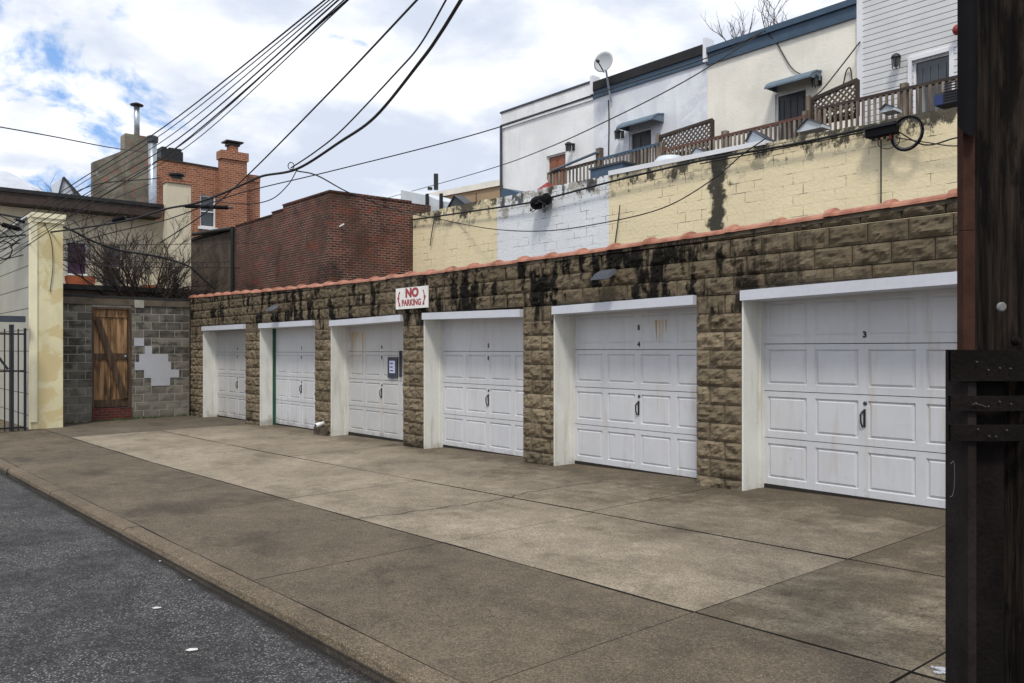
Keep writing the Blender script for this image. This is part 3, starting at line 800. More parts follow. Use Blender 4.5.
# low pitched pale roof + glass lantern on top
p0 = S(0, 172, 34); 
hr = thing('hipped_roof_house', (-38, 2, 0), 'low pale grey hipped roof showing above the dark eave at far left', 'house')
base = [(-49, -9, 6.9), (-39.5, -9, 6.9), (-39.5, 10.2, 6.9), (-49, 10.2, 6.9)]
MB().box(-49, -39.5, -9, 10.2, -.6, 6.9).build('wall', M['stucco_beige'], hr)
MB().add(base+[(-44, -2, 9.75), (-44, 6.8, 9.75)], [(0, 1, 4), (1, 2, 5, 4), (2, 3, 5), (3, 0, 4, 5), (0, 3, 2, 1)]).build('roof', M['rooflight'], hr)
sk = thing('skylight', (-31, 7, 6.86), 'small gabled glass skylight on the dark roof left of the mottled chimney wall', 'skylight')
q0 = PX(56, 196, -31.5); q1 = PX(90, 198, -31.5)
mb = MB(); ym = q0.y+.35*(q1.y-q0.y)*.4
gz0 = 6.53; gt = PX(61, 177, -31.5).z
mb.prism([(-31.5, q0.y, gz0), (-31.5, q1.y, gz0), (-31.5, q0.y+.22, gt)], (-1.6, 0, 0)); mb.build('glazing', M['rooflight'], sk)
mb = MB(); mb.bar((-31.47, q0.y, gz0), (-31.47, q0.y+.22, gt), .05); mb.bar((-31.47, q0.y+.22, gt), (-31.47, q1.y, gz0), .06); mb.bar((-31.45, q0.y+.35, gt-.1), (-31.45, q1.y-.3, gz0), .03)
mb.build('frame', M['steelgrey'], sk)
# beige chimney
c0 = PX(166, 179, -29.05); c1 = PX(191, 300, -29.05)
ch = thing('rendered_chimney', (-29.9, (c0.y+c1.y)/2, 0), 'square pale beige chimney with brick cap at the corner of the beige building', 'chimney')
MB().box(-29.45, -29.05, c0.y+.03, c1.y, -.3, c0.z-.1).build('stack', M['beigechim'], ch)
MB().box(-29.5, -29.0, c0.y-.0, c1.y+.03, c0.z-.1, c0.z+.03).build('cap', M['orangebrick'], ch)
MB().lathe((-29.25, (c0.y+c1.y)/2, c0.z+.03), [(.2, 0), (.2, .1), (.16, .1), (.16, .16), (.27, .16), (.27, .22), (.05, .25)], 12).build('cowl', M['black'], ch)
# mottled wall building
mt = thing('mottled_wall_building', (-40, 10, 0), 'grey-brown mottled wall with sloped parapet behind the beige roof', 'building')
m0 = PX(93, 162, -38); m1 = PX(125, 150, -38); m2 = PX(148, 137, -38)
MB().prism([(-38, m0.y, -.6), (-38, m1.y, -.6), (-38, m1.y, m1.z), (-38, m0.y, m0.z)], (-.35, 0, 0)).build('wall', M['mottled'], mt)
MB().box(-38.7, -37.95, m1.y+.002, m2.y, -.6, m2.z).build('chimney', M['mottled'], mt)
fl = thing('chimney_flue', (-38.5, m1.y+.4, m2.z), 'thin galvanised flue with flat cap on top of the mottled chimney', 'flue')
fz = PX(139, 106, -38.4); fy = PX(137.5, 120, -38.4).y
MB().tube([(-38.5, fy, m2.z-.0), (-38.5, fy, fz.z)], .12, 12).build('pipe', M['galv'], fl, smooth=True)
MB().lathe((-38.5, fy, fz.z), [(.27, .02), (.28, .06), (.1, .14)], 12).build('cap', M['black'], fl)
du = thing('vent_duct', (-37, m2.y, 6), 'fat blue-grey metal duct rising beside the mottled chimney', 'duct')
dp = PX(152.5, 140, -36.5); 
MB().tube([(-36.5, dp.y, 5.5), (-36.5, dp.y, dp.z)], .17, 14).build('pipe', M['galv'], du, smooth=True)
MB().lathe((-36.5, dp.y, dp.z), [(.22, -.1), (.23, .12), (.15, .17)], 14).build('cap', M['steelgrey'], du)
# orange brick building
OB = -40.
o0 = PX(157, 159, OB); o1 = PX(260, 176, OB)
ob = thing('orange_brick_building', (-44, 14, 0), 'orange brick building with a white window, behind the beige chimney', 'building')
ww = (PX(200, 195, OB), PX(215.5, 228, OB))
mb = MB(); wallbox(mb, 'Y', o0.y, o1.y, -.6, 9.95, OB, .3, [(ww[0].y, ww[1].y, ww[1].z, ww[0].z)]); mb.box(-50, OB-.31, o0.y, o1.y, -.6, 9.95)
mb.build('wall', M['orangebrick'], ob)
MB().prism([(OB, o0.y, 9.951), (OB, PX(222, 0, OB).y, 9.951), (OB, PX(222, 0, OB).y, PX(222, 170, OB).z), (OB, o0.y, o0.z)], (-10, 0, 0)).build('parapet', M['orangebrick'], ob)
MB().box(-50, OB+.04, PX(248, 0, OB).y, o1.y, 9.952, o1.z).build('parapet', M['orangebrick'], ob)
mb = MB(); mb.prism([(OB+.04, o0.y-.05, o0.z), (OB+.04, PX(222, 0, OB).y, PX(222, 170, OB).z), (OB+.04, PX(222, 0, OB).y, PX(222, 170, OB).z+.08), (OB+.04, o0.y-.05, o0.z+.08)], (-.3, 0, 0)); mb.build('coping', M['eave'], ob)
window(ob, 'Y', ww[0].y, ww[1].y, ww[1].z, ww[0].z, OB, .1, M['glass'], M['whitetrim'], 1)
MB().box(OB-.1, OB+.08, ww[0].y-.1, ww[1].y+.1, ww[1].z-.12, ww[1].z-.001).build('sill', M['whitetrim'], ob)
k0 = PX(222, 152, OB+.5); k1 = PX(247, 152, OB+.5)
MB().box(OB+.001, OB+.5, k0.y, k1.y, -.6, k0.z-.3).build('chimney', M['orangebrick'], ob)
MB().box(OB-.08, OB+.58, k0.y-.06, k1.y+.06, k0.z-.299, k0.z+.1).build('chimney_top', M['orangebrick'], ob)
km = (k0.y+k1.y)/2
cw_ = thing('chimney_cowl', (OB+.25, km, k0.z+.1), 'square black cowl on a brick stub atop the tall orange chimney', 'cowl')
MB().box(OB+.0, OB+.45, km-.2, km+.2, k0.z+.101, k0.z+.4).build('brick_stub', M['orangebrick'], cw_)
MB().box(OB-.03, OB+.48, km-.28, km+.28, k0.z+.401, k0.z+.5).build('cage', M['black'], cw_)
MB().box(OB-.12, OB+.58, km-.42, km+.42, k0.z+.55, k0.z+.62).build('lid', M['black'], cw_)
for sy in (-.25, .25): MB().box(OB+.1, OB+.2, km+sy-.03, km+sy+.03, k0.z+.5, k0.z+.55).build('leg', M['black'], cw_)
r0 = PX(159, 158, OB-.5); r1 = PX(181, 151.5, OB-.5)
rv = thing('roof_vent', (OB-.5, r0.y, o0.z-.2), 'long black slotted vent box on the left corner of the orange brick roof', 'vent')
ym = (r0.y+r1.y)/2
MB().box(OB-1.1, OB-.2, r0.y, r1.y, 9.952, r1.z-.1).build('housing', M['black'], rv)
for q in range(3):
    yy = r0.y+(r1.y-r0.y)*(q+.5)/3
    MB().box(OB-1.0, OB-.25, yy-.11, yy+.11, r1.z-.099, r1.z+.05).build('hood', M['roofdark'], rv)
# stucco building + dark brick building
sx0 = P(186, 240, 11.3).x; sx1 = P(236, 228, 11.3).x
gs = thing('grey_stucco_building', ((sx0+sx1)/2, 12, 0), 'dark grey stucco wall joined to the left end of the dark red brick building', 'building')
MB().hexa([(sx0, 11.3, -.6), (sx1, 11.3, -.6), (sx1, 16, -.6), (sx0, 16, -.6)], [(sx0, 11.3, 5.85), (sx1, 11.3, 5.8), (sx1, 16, 5.8), (sx0, 16, 5.85)]).build('wall', M['stucco_grey'], gs)
MB().box(sx0, sx1-.4, 11.25, 16, 5.85, 5.95).build('roof_edge', M['roofdark'], gs)
MB().tube([(sx1-.1, 11.2, .5), (sx1-.1, 11.2, 5.9)], .055, 8).build('downpipe', M['black'], gs)
MB().tube([(sx1-.1, 11.2, 5.85), (sx1-2, 11.2, 5.95), (sx1-4, 11.2, 6.05)], .07, 8).build('gutter', M['black'], gs)
RX = P(330, 192, 11.3).x
db_ = thing('dark_brick_building', ((sx1+RX)/2, 12.7, 0), 'dark red brick building with stepped parapet behind the far end of the garages', 'building')
s1 = P(272, 213, 11.3).x; s2 = P(283, 207, 11.3).x
zt = 6.12
mb = MB(); 
mb.box(sx1+.002, s1, 11.3, 16, -.6, 5.92); mb.box(s1, s2, 11.3, 16, -.6, 6.0); mb.box(s2, RX, 11.3, 14.07, -.6, zt); mb.box(s2, RX-.05, 14.07, 16, -.6, zt)
mb.build('wall', M['darkbrick'], db_)
mb = MB(); mb.box(sx1, s1, 11.27, 11.6, 5.921, 5.96); mb.box(s1+.01, s2, 11.27, 11.6, 6.001, 6.04); mb.box(s2+.01, RX+.03, 11.27, 11.6, zt+.001, zt+.05); mb.box(RX-.3, RX+.03, 11.601, 14.05, zt+.001, zt+.05)
mb.build('coping', M['darkbrick'], db_)
MB().bar((RX+.01, 11.6, 5.15), (RX+.12, 11.68, 5.22), .035).build('insulator', M['whitetrim'], label='tiny white bracket on the corner of the dark red brick building', cat='bracket')
# ------------------------------------------------------------------ tan building
TY = 26.
ta = P(388, 200, TY); tb = P(502, 179, TY)
tn = thing('tan_building', ((ta.x+tb.x)/2, TY, 0), 'flat-roofed tan building left of the tall white houses', 'building')
tc = tb.lerp(ta, -.35)
MB().prism([(ta.x-3, TY, 0), (tc.x, TY, 0), (tc.x, TY, tc.z-.3), (ta.x-3, TY, ta.z-.3)], (0, 8, 0)).build('wall', M['tan'], tn)
MB().prism([(ta.x-3, TY-.1, ta.z-.3), (tc.x, TY-.1, tc.z-.3), (tc.x, TY-.1, tc.z), (ta.x-3, TY-.1, ta.z)], (0, 8.2, 0)).build('parapet', M['stucco_cream'], tn)
q = P(476, 200, TY-.02); MB().box(q.x-.02, q.x+.02, TY-.02, TY-.001, 0, tb.z-.4).build('wall_joint', M['eave'], tn)
q = P(436, 190, TY+1); q2 = P(436, 174, TY+1)
MB().tube([q, Vector((q.x, q.y, q2.z))], .13, 10).build('stack_pipe', M['black'], label='taller black vent pipe on the tan roof', cat='vent pipe')
q = P(430, 190, TY+1); q2 = P(430, 187.5, TY+1)
MB().tube([q, Vector((q.x, q.y, q2.z))], .14, 10).build('stack_pipe', M['black'], label='short black vent stub left of the tall pipe on the tan roof', cat='vent pipe')
# ------------------------------------------------------------------ painted block walls (deck edge)
WY = 14.1
xw = [RX+.005, P(497, 0, WY).x, P(609, 0, WY).x, 2.5]
zw = [5.74, 5.62, 5.55]
ZD = 5.1
info = [('yellow', 'pale yellow painted block wall with cracked black top, between dark brick and white wall'), ('whiteblock', 'white painted block wall with peeling top, between two yellow stretches'),
        ('yellow', 'long pale yellow painted block wall with a broad black drip stain, above the right-hand garages')]
ztops = [(P(412, 215, WY).z, P(497, 197, WY).z), (P(498, 198, WY).z, P(608, 175, WY).z), (P(610, 174, WY).z, P(956, 106, WY).z)]
for k in range(3):
    a, b = xw[k]+.003, xw[k+1]-.003; za, zb = ztops[k]
    if k == 2: zb = za+(zb-za)*(b-a)/(P(956, 0, WY).x-a)
    o = thing('painted_block_wall', ((a+b)/2, WY, 0), info[k][1], 'wall', 'painted block walls above the garages')
    mb = MB(); n = max(3, int((b-a)/.42))
    for i in range(n):
        u0 = a+(b-a)*i/n; u1 = a+(b-a)*(i+1)/n; z0 = za+(zb-za)*i/n; z1 = za+(zb-za)*(i+1)/n
        j = R.choice([0, 0, 0, -.02, .015])
        mb.hexa([(u0, WY, 0), (u1, WY, 0), (u1, WY+.2, 0), (u0, WY+.2, 0)], [(u0, WY, z0+j), (u1, WY, z1+j), (u1, WY+.2, z1+j), (u0, WY+.2, z0+j)])
    mb.build('blockwork', M[info[k][0]], o)
    if k == 2:
        fa = P(596, 178, WY-.02); fb_ = P(765, 143, WY-.02)
        MB().prism([(a+.0, WY-.03, za-.04), (fb_.x, WY-.03, fb_.z-.03), (fb_.x, WY-.03, fb_.z+.06), (a+.0, WY-.03, za+.07)], (0, .3, 0)).build('cap_flashing', M['whitetrim'], o)
MB().box(RX+.2, 2.5, WY+.21, 17.4, ZD-.2, ZD).build('roof_deck', M['roofdark'], label='flat roof deck behind the painted block walls', cat='deck')
# ------------------------------------------------------------------ row houses
HY = 17.5
hx = [P(503, 0, HY).x, P(594, 0, HY).x, P(707.5, 0, HY).x, P(858.5, 0, HY).x, 1.5]
def opening(pxa, pya, pxb, pyb, Y=HY):
    a = P(pxa, pya, Y); b = P(pxb, pyb, Y); return (a.x, b.x, b.z, a.z)
H1 = opening(546.5, 155.5, 565.5, 0); H1 = (H1[0], H1[1], ZD, P(556, 154, HY).z)
H2 = opening(629, 134, 651, 0); H2 = (H2[0], H2[1], ZD, P(640, 130, HY).z)
H3 = opening(775, 95, 806, 0); H3 = (H3[0], H3[1], ZD, P(790, 91, HY).z)
H4 = opening(913.5, 60, 951, 0); H4 = (H4[0], H4[1], ZD+.3, P(932, 57, HY).z)
hs = [('white stucco row house with an orange door and plain white parapet, leftmost of the row', 'stucco_white', H1, 9.42),
      ('bluish white row house with a satellite dish and dark parapet, behind the lattice', 'stucco_blue', H2, 9.36),
      ('cream stucco row house with a bright blue-grey parapet and dark sheltered door', 'stucco_cream', H3, 9.28),
      ('row house in white horizontal siding beside the utility pole', 'siding_white', H4, 10.4)]
HO = []
for k, (lb, mt_, op, zt) in enumerate(hs):
    a, b = hx[k], hx[k+1]-.004
    o = thing('row_house', ((a+b)/2, HY, 0), lb, 'house', 'row houses above the garages'); HO.append(o)
    pl = HY-(.05 if k == 3 else 0)
    zw = zt-(.42 if k in (1, 2) else .5); mb = MB(); wallbox(mb, 'X', a, b, 0, zw, pl, .35, [op]); mb.box(a, b, pl+.36, 27, 0, zw); mb.build('wall', M[mt_], o)
    if k == 0:
        mb = MB(); mb.box(a-.03, b, pl-.05, 27, zt-.5, zt); mb.build('parapet', M['stucco_white'], o)
        mb = MB(); mb.box(a-.07, b, pl-.08, 27, zt+.001, zt+.06); mb.box(a-.05, b, pl-.07, pl-.051, zt-.42, zt-.37); mb.build('roof_edge', M['steelgrey'], o)
        MB().tube([(a-.02, pl-.06, ZD), (a-.02, pl-.06, zt-.4)], .05, 8).build('downpipe', M['steelgrey'], o)
    elif k == 1:
        MB().box(a, b, pl-.05, 27, zt-.42, zt-.2).build('parapet', M['blueflash'], o)
        MB().box(a, b, pl-.09, 27, zt-.199, zt+.05).build('roof_edge', M['roofdark'], o)
    elif k == 2:
        MB().box(a, b, pl-.06, 27, zt-.42, zt-.14).build('parapet', M['blueflash'], o)
        MB().box(a, b, pl-.12, 27, zt-.139, zt+.0).build('roof_edge', M['blueflash'], o)
        MB().box(a-.05, a+.05, pl-.13, pl+.2, zt-.35, zt+.26).build('party_wall_cap', M['whitetrim'], o)
    else:
        MB().box(a, b, pl-.05, 27, zt-.5, zt).build('parapet', M['whitetrim'], o)
        MB().box(a-.001, a+.12, pl-.03, pl-.001, ZD, zt-.5).build('corner_trim', M['whitetrim'], o)
    if k == 1: MB().box(hx[1]-.07, hx[1]+.04, pl-.1, pl+.2, zt-.3, zt+.25).build('party_wall_cap', M['whitetrim'], o)
    dm = [M['orangedoor'], M['darkdoor'], M['darkdoor'], M['glass']][k]
    u0, u1, z0, z1 = op
    d = MB(); d.box(u0+.04, u1-.04, pl+.1, pl+.15, z0, z1-.04)
    for q in range(2 if k < 2 else 4):
        nn = 2 if k < 2 else 4; s = (u1-u0-.12)/nn; 
        d.box(u0+.06+q*s+.05, u0+.06+(q+1)*s-.05, pl+.085, pl+.099, z0+.1, z1-.16)
    dd = d.build('door' if k < 3 else 'window', dm, o)
    f = MB(); f.box(u0, u0+.04, pl+.06, pl+.3, z0, z1); f.box(u1-.04, u1, pl+.06, pl+.3, z0, z1); f.box(u0+.04, u1-.04, pl+.06, pl+.3, z1-.04, z1)
    if k == 3: f.box(u0-.08, u0-.001, pl-.04, pl-.001, z0, z1+.08); f.box(u1+.001, u1+.08, pl-.04, pl-.001, z0, z1+.08); f.box(u0, u1, pl-.04, pl-.001, z1+.001, z1+.08)
    f.build('frame', M['whitetrim'], dd)
    if k in (1, 2):
        aw0, aw1 = (P(616, 0, HY-.5).x, P(652, 0, HY-.5).x) if k == 1 else (P(764, 0, HY-.5).x, P(810, 0, HY-.5).x)
        zA = z1+.02
        mb = MB(); ya = HY-.5
        pr = [(HY-.003, zA+.26), (HY-.25, zA+.22), (HY-.42, zA+.13), (ya, zA+.04), (ya, zA-.0), (HY-.41, zA+.09), (HY-.24, zA+.18), (HY-.003, zA+.22)]
        mb.prism([(aw0, y, z) for y, z in pr], (aw1-aw0, 0, 0))
        ao = mb.build('awning', M['blueawn'], o)
        for u in (aw0+.01, aw1-.03): MB().prism([(u, HY-.004, zA+.21), (u, HY-.24, zA+.17), (u, HY-.41, zA+.08), (u, HY-.46, zA+.02), (u, HY-.004, zA+.02)], (.02, 0, 0)).build('awning_cheek', M['blueawn'], ao)
# wall lanterns
def lantern(px, py, label, m='black', sc=1.):
    c = P(px, py, HY-.22); o = thing('wall_lantern', c, label, 'lamp', 'wall lamps on the row houses')
    MB().box(c.x-.05, c.x+.05, HY-.03, HY-.001, c.z-.08, c.z+.12).build('back_plate', M[m], o)
    MB().bar((c.x, HY-.03, c.z+.10), (c.x, c.y, c.z+.12), .03).build('arm', M[m], o)
    MB().lathe((c.x, c.y, c.z), [(.07*sc, -.13), (.09*sc, .05)], 8).build('glass', M['lens'], o)
    MB().lathe((c.x, c.y, c.z), [(.13*sc, .05), (.11*sc, .09), (.04, .13)], 8).build('hood', M[m], o)
    for q in range(4):
        a = q*math.pi/2+.4; MB().bar((c.x+math.cos(a)*.085*sc, c.y+math.sin(a)*.085*sc, c.z-.17), (c.x+math.cos(a)*.10*sc, c.y+math.sin(a)*.10*sc, c.z+.05), .016).build('cage_bar', M[m], o)
lantern(896, 60, 'caged black wall lamp on the white siding', sc=.8)
lantern(815, 80, 'wall lamp on cream stucco beside the blue awning', sc=.7)
lantern(617.5, 134, 'dark wall lamp left of the awning on the bluish white house', sc=.8)
lantern(568.5, 146.5, 'dark wall lamp above right of the orange door', sc=.9)
c = P(956.5, 30, HY-.2)
MB().lathe(c, [(.02, -.1), (.06, -.06), (.08, 0), (.06, .06), (.02, .1)], 12).build('red_lamp', M['red'], label='small round red fixture on white siding right next to the pole', cat='fixture', smooth=True)
# satellite dish
DYm = HY-.15
dc = P(604.5, 63, DYm-.25); foot = P(609, 93, DYm)
sd_ = thing('satellite_dish', foot, 'grey oval satellite dish on a mast at the parapet of the bluish white house', 'satellite dish')
ax = (Vector((.25, -.85, .12))).normalized()
dish = MB(); n = 24; a = ax.orthogonal().normalized(); b = ax.cross(a); vs = []; fs = []
for ri in range(6):
    rr = .30*ri/5
    for k in range(n): 
        an = 2*math.pi*k/n; vs.append(dc+(a*math.cos(an)+b*math.sin(an))*rr+ax*(.9*rr*rr))
for ri in range(5):
    for k in range(n): fs.append((ri*n+k, ri*n+(k+1) % n, (ri+1)*n+(k+1) % n, (ri+1)*n+k))
m = len(vs); vs += [v-ax*.012 for v in vs]; fs += [tuple(m+i for i in f[::-1]) for f in fs]
for k in range(n): fs.append((5*n+k, 5*n+(k+1) % n, m+5*n+(k+1) % n, m+5*n+k))
dish.add(vs, fs).build('reflector', paint('dish_grey', (.42, .44, .46), .5, .05), sd_, smooth=True)
MB().tube([foot+Vector((0, .1, -.25)), foot+Vector((0, 0, .1)), dc-ax*.03], .028, 8).build('mast', M['galv'], sd_)
MB().bar(dc-Vector((0, 0, .28))+ax*.02, dc+ax*.42-Vector((0, 0, .12)), .025).build('arm', M['steelgrey'], sd_)
MB().lathe(dc+ax*.42-Vector((0, 0, .12)), [(.02, -.06), (.045, -.03), (.045, .05)], 10, -ax).build('receiver', M['steelgrey'], sd_)
MB().tube(catmull([foot+Vector((0, -.02, -.2)), P(609, 120, HY-.03), P(608.5, 158, HY-.03)], 5), .018, 6).build('mast_cable', M['cable'], label='dark cable hanging down the bluish wall below the satellite dish', cat='cable')
# cables on cream wall
MB().tube(catmull([P(765, 31, HY-.12), P(777, 44, HY-.03), P(790, 66, HY-.03), P(800, 74, HY-.03), P(812, 76, HY-.05)], 6), .013, 5).build('wall_cable', M['cable'], label='thin black cable looping down the cream wall to the lamp', cat='cable')
MB().tube(catmull([P(860, 42, HY-.1), P(840, 68, HY-.6), P(822, 90, HY-1.4), P(808, 101, 15.2)], 6), .016, 5).build('wall_cable', M['cable'], label='straight dark line from the siding corner down to the lattice post', cat='cable')
MB().tube(catmull([P(843, 86, HY-.05), P(846, 72, HY-.05), P(850, 68, HY-.05), P(852, 80, HY-.05)], 6), .014, 5).build('wall_hook', M['cable'], label='small hooked pipe on the cream wall above the right-hand lattice', cat='pipe')
# ------------------------------------------------------------------ deck railings
RY = 15.
def railing(a, b, hgt, label, n, toprail, posts, botz=None):
    o = thing('deck_railing', (a+b)/2-Vector((0, 0, hgt)), label, 'railing', 'wooden railings on the roof deck')
    MB().bar(a, b, .09, .06).build('top_rail', toprail, o)
    lo = Vector((0, 0, -hgt))
    MB().bar(a+lo+Vector((0, 0, .1)), b+lo+Vector((0, 0, .1)), .05, .08).build('bottom_rail', M['deckwood'], o)
    for k in range(n):
        p = a.lerp(b, (k+.5)/n)
        MB().box(p.x-.024, p.x+.024, RY-.055, RY-.03, p.z-hgt+.06+R.uniform(-.02, .02), p.z-.032).build('baluster', M['deckwood'], o)
    for u in posts:
        p = a.lerp(b, u)
        MB().box(p.x-.06, p.x+.06, RY-.02, RY+.1, ZD+.0, p.z+(.04 if u in (0, 1) else .12)).build('post', M['deckwood'], o)
railing(P(549, 174, RY), P(598, 161, RY), .86, 'weathered wooden railing in front of the orange door, with a blue pipe above', 14, M['deckdark'], (0, 1))
railing(P(599, 160, RY), P(660, 144, RY), .86, 'weathered railing with blue-black top rail below the blue awning of the white house', 17, M['blueflash'], (1,))
railing(P(663, 151, RY), P(808, 116.5, RY), .82, 'long railing with reddish top rail in front of the cream house', 34, M['redwood'], (.46, .985))
railing(P(818, 109.5, RY), P(975, 73.5, RY), .86, 'dark railing with thin slats in front of the white siding, ends behind the pole', 26, M['deckdark'], (0, .58))
MB().tube([P(552, 171, RY-.05), P(598, 152, RY-.05)], .035, 8).build('blue_pipe', M['blueawn'], label='blue pole slanting above the leftmost deck railing', cat='pole')
p = P(598, 148, RY)
MB().box(p.x-.08, p.x+.08, RY, RY+.12, ZD, p.z).build('deck_post', M['deckwood'], label='stout wooden post at the upper end of the blue pole', cat='post')
def lattice(tl, tr, br, bl, label):
    pts = [P(*q, RY+.12) for q in (tl, tr, br, bl)]
    o = thing('lattice_screen', (pts[2]+pts[3])/2, label, 'lattice', 'lattice screens on the roof deck')
    A_, B_, C_, D_ = pts
    for nm, u, v in (('top_rail', A_, B_), ('stile', B_, C_), ('bottom_rail', C_, D_), ('stile', D_, A_)): MB().bar(u, v, .06, .07).build(nm, M['deckdark'], o)
    mb = MB()
    def inside(x, z):
        if x < A_.x or x > B_.x: return False
        u = (x-A_.x)/(B_.x-A_.x); return D_.z+(C_.z-D_.z)*u < z < A_.z+(B_.z-A_.z)*u
    zc = (A_.z+D_.z)/2; L = B_.x-A_.x; off = -3.
    for sg in (1, -1):
        off = -3.
        while off < L+3:
            seg = []
            for i in range(161):
                x = A_.x+off+(i-80)*.025*1; z = zc+sg*(i-80)*.025
                if inside(x, z): seg.append(Vector((x, RY+.12+sg*.008, z)))
            if len(seg) > 1: mb.bar(seg[0], seg[-1], .012, .036, up=(0, 0, 1))
            off += .12
    mb.build('slats', M['latwood'], o)
    for u in (A_, ): MB().box(u.x-.1, u.x-.01, RY+.05, RY+.15, ZD, u.z+.08).build('post', M['deckwood'], o)
lattice((660, 137), (712.5, 120), (712.5, 150), (661, 157), 'sloping wooden lattice screen in front of the bluish wall, left of the cream house')
lattice((812, 100), (857.5, 80), (857.5, 116), (813, 124), 'sloping wooden lattice screen against the cream wall beside the siding')
# deck clutter
def hood(pxa, pya, pxb, pyb, apx, label, mat='plastic', Y=14.45, name='roof_hood'):
    a = P(pxa, pya, Y); b = P(pxb, pyb, Y); c = P(*apx, Y)
    o = thing(name, (a+b)/2, label, 'vent hood', 'small gabled hoods along the wall top')
    lo = min(a.z, b.z)-.05
    MB().prism([(a.x, Y, lo), (b.x, Y, lo), (b.x, Y, b.z), c, (a.x, Y, a.z)], (0, .3, 0)).build('body', M[mat], o)
    m = MB(); m.bar(Vector((a.x, Y+.15, a.z)), Vector((c.x, Y+.15, c.z+.015)), .38, .018); m.bar(Vector((c.x, Y+.15, c.z+.015)), Vector((b.x, Y+.15, b.z)), .38, .018); m.build('cover', M['steelgrey'], o)
hood(689, 157, 706, 152, (696, 149), 'small pale gabled hood below the left-hand lattice')
hood(746, 142, 766, 139, (752, 131), 'grey tilted hood just past the end of the white flashing', 'galv')
hood(797, 130, 822, 124, (808, 119.5), 'pale gabled hood with dark edge below the right-hand lattice post')
hood(880, 110, 894, 107, (886, 105), 'smallest pale hood behind the dark railing slats')
hood(448, 208, 466, 204, (455, 196), 'dark hood at the top of the yellow wall near the dark brick', 'steelgrey')
o = MB(); a = P(500, 199, 14.5); b = P(521, 193, 14.5); c = P(503, 188, 14.5)
o.prism([a-Vector((0, 0, .1)), Vector((b.x, 14.5, a.z-.1)), b, c], (0, .8, 0)).build('tarp', M['blueflash'], label='slanted blue-grey tarp corner at the left of the white wall top', cat='tarp')
a = P(526, 190, 14.5); b = P(547, 184, 14.5); c = P(536, 182, 14.5)
ru = thing('red_canopy', (a+b)/2, 'bright red folded canopy tip behind the peeling white wall', 'canopy')
MB().add([a-Vector((0, 0, .2)), b-Vector((0, 0, .2)), b+Vector((0, .8, -.2)), a+Vector((0, .8, -.2)), c+Vector((0, .4, .05))], [(0, 1, 4), (1, 2, 4), (2, 3, 4), (3, 0, 4), (3, 2, 1, 0)]).build('cloth', M['red'], ru)
MB().tube([Vector((c.x, 14.9, ZD)), c+Vector((0, .4, .1))], .02, 6).build('pole', M['whitetrim'], ru)
a = P(400, 214, 14.8); b = P(441, 206, 14.8); c = P(401, 190, 14.8)
ws = thing('white_shed_box', (a+b)/2, 'white plastic sheeting heap between the dark brick and the yellow wall', 'sheeting')
MB().prism([(a.x, 14.8, a.z-.3), (b.x, 14.8, a.z-.3), b+Vector((0, 0, .15)), P(425, 195, 14.8), c], (0, .9, 0)).build('body', M['plastic'], ws)
for px in (427, 441): 
    q = P(px, 206, 14.75); MB().box(q.x-.05, q.x+.05, 14.72, 14.79, q.z-.2, q.z+.38).build('strap', M['black'], ws)
a = P(592, 176, 14.5); b = P(624, 168, 14.5)
bx = thing('storage_box', (a+b)/2, 'low dark blue-grey box behind the railing at the white flashing', 'box')
MB().box(a.x, b.x, 14.45, 14.85, ZD, a.z+.13).build('body', M['blueflash'], bx)
MB().box(a.x-.03, b.x+.03, 14.42, 14.88, a.z+.131, a.z+.18).build('lid', M['steelgrey'], bx)
a = P(652, 163, 14.5); b = P(673, 158, 14.5)
tb_ = thing('white_tub', (a+b)/2, 'upturned white tub beside the left-hand lattice', 'tub')
MB().lathe(((a.x+b.x)/2, 14.75, a.z-.1), [(.36, 0), (.35, .12), (.27, .21), (.05, .24)], 18).build('shell', M['plastic'], tb_, smooth=True)
MB().lathe(((a.x+b.x)/2, 14.75, a.z-.1), [(.38, -.02), (.38, .03)], 18).build('rim', M['whitetrim'], tb_)
for k in range(3):
    q = P(610+k*11, 168-k*2.2, 15.6); 
    c_ = thing('deck_chair', (q.x, 15.6, ZD), ['black chair back behind the storage box', 'black chair back in the middle, behind the railing under the awning', 'black chair back nearest the dark door'][k], 'chair', 'black chairs on the roof deck')
    MB().box(q.x-.2, q.x+.2, 15.4, 15.8, ZD+.42, ZD+.46).build('seat', M['black'], c_)
    MB().box(q.x-.2, q.x+.2, 15.8, 15.83, ZD+.5, ZD+.92).build('backrest', M['black'], c_)
    for u, v in ((-.18, 15.42), (.18, 15.42), (-.18, 15.8), (.18, 15.8)): MB().box(q.x+u-.015, q.x+u+.015, v-.015, v+.015, ZD, ZD+.42).build('leg', M['black'], c_)
# AC unit
a = P(934, 107, 14.35); b = P(962, 84, 14.35)
ac = thing('air_conditioner', ((a.x+b.x)/2, 14.5, a.z), 'dark air conditioner box with blue tag on the wall top beside the pole', 'air conditioner')
MB().box(a.x, b.x, 14.36, 14.8, a.z+.02, b.z-.06).build('casing', M['steelgrey'], ac)
m = MB()
for k in range(7): m.box(a.x+.16, b.x-.02, 14.34, 14.359, a.z+.06+k*.045, a.z+.08+k*.045)
m.build('grille', M['black'], ac)
MB().box(a.x+.01, a.x+.14, 14.35, 14.359, b.z-.26, b.z-.1).build('tag', M['ink'], ac)
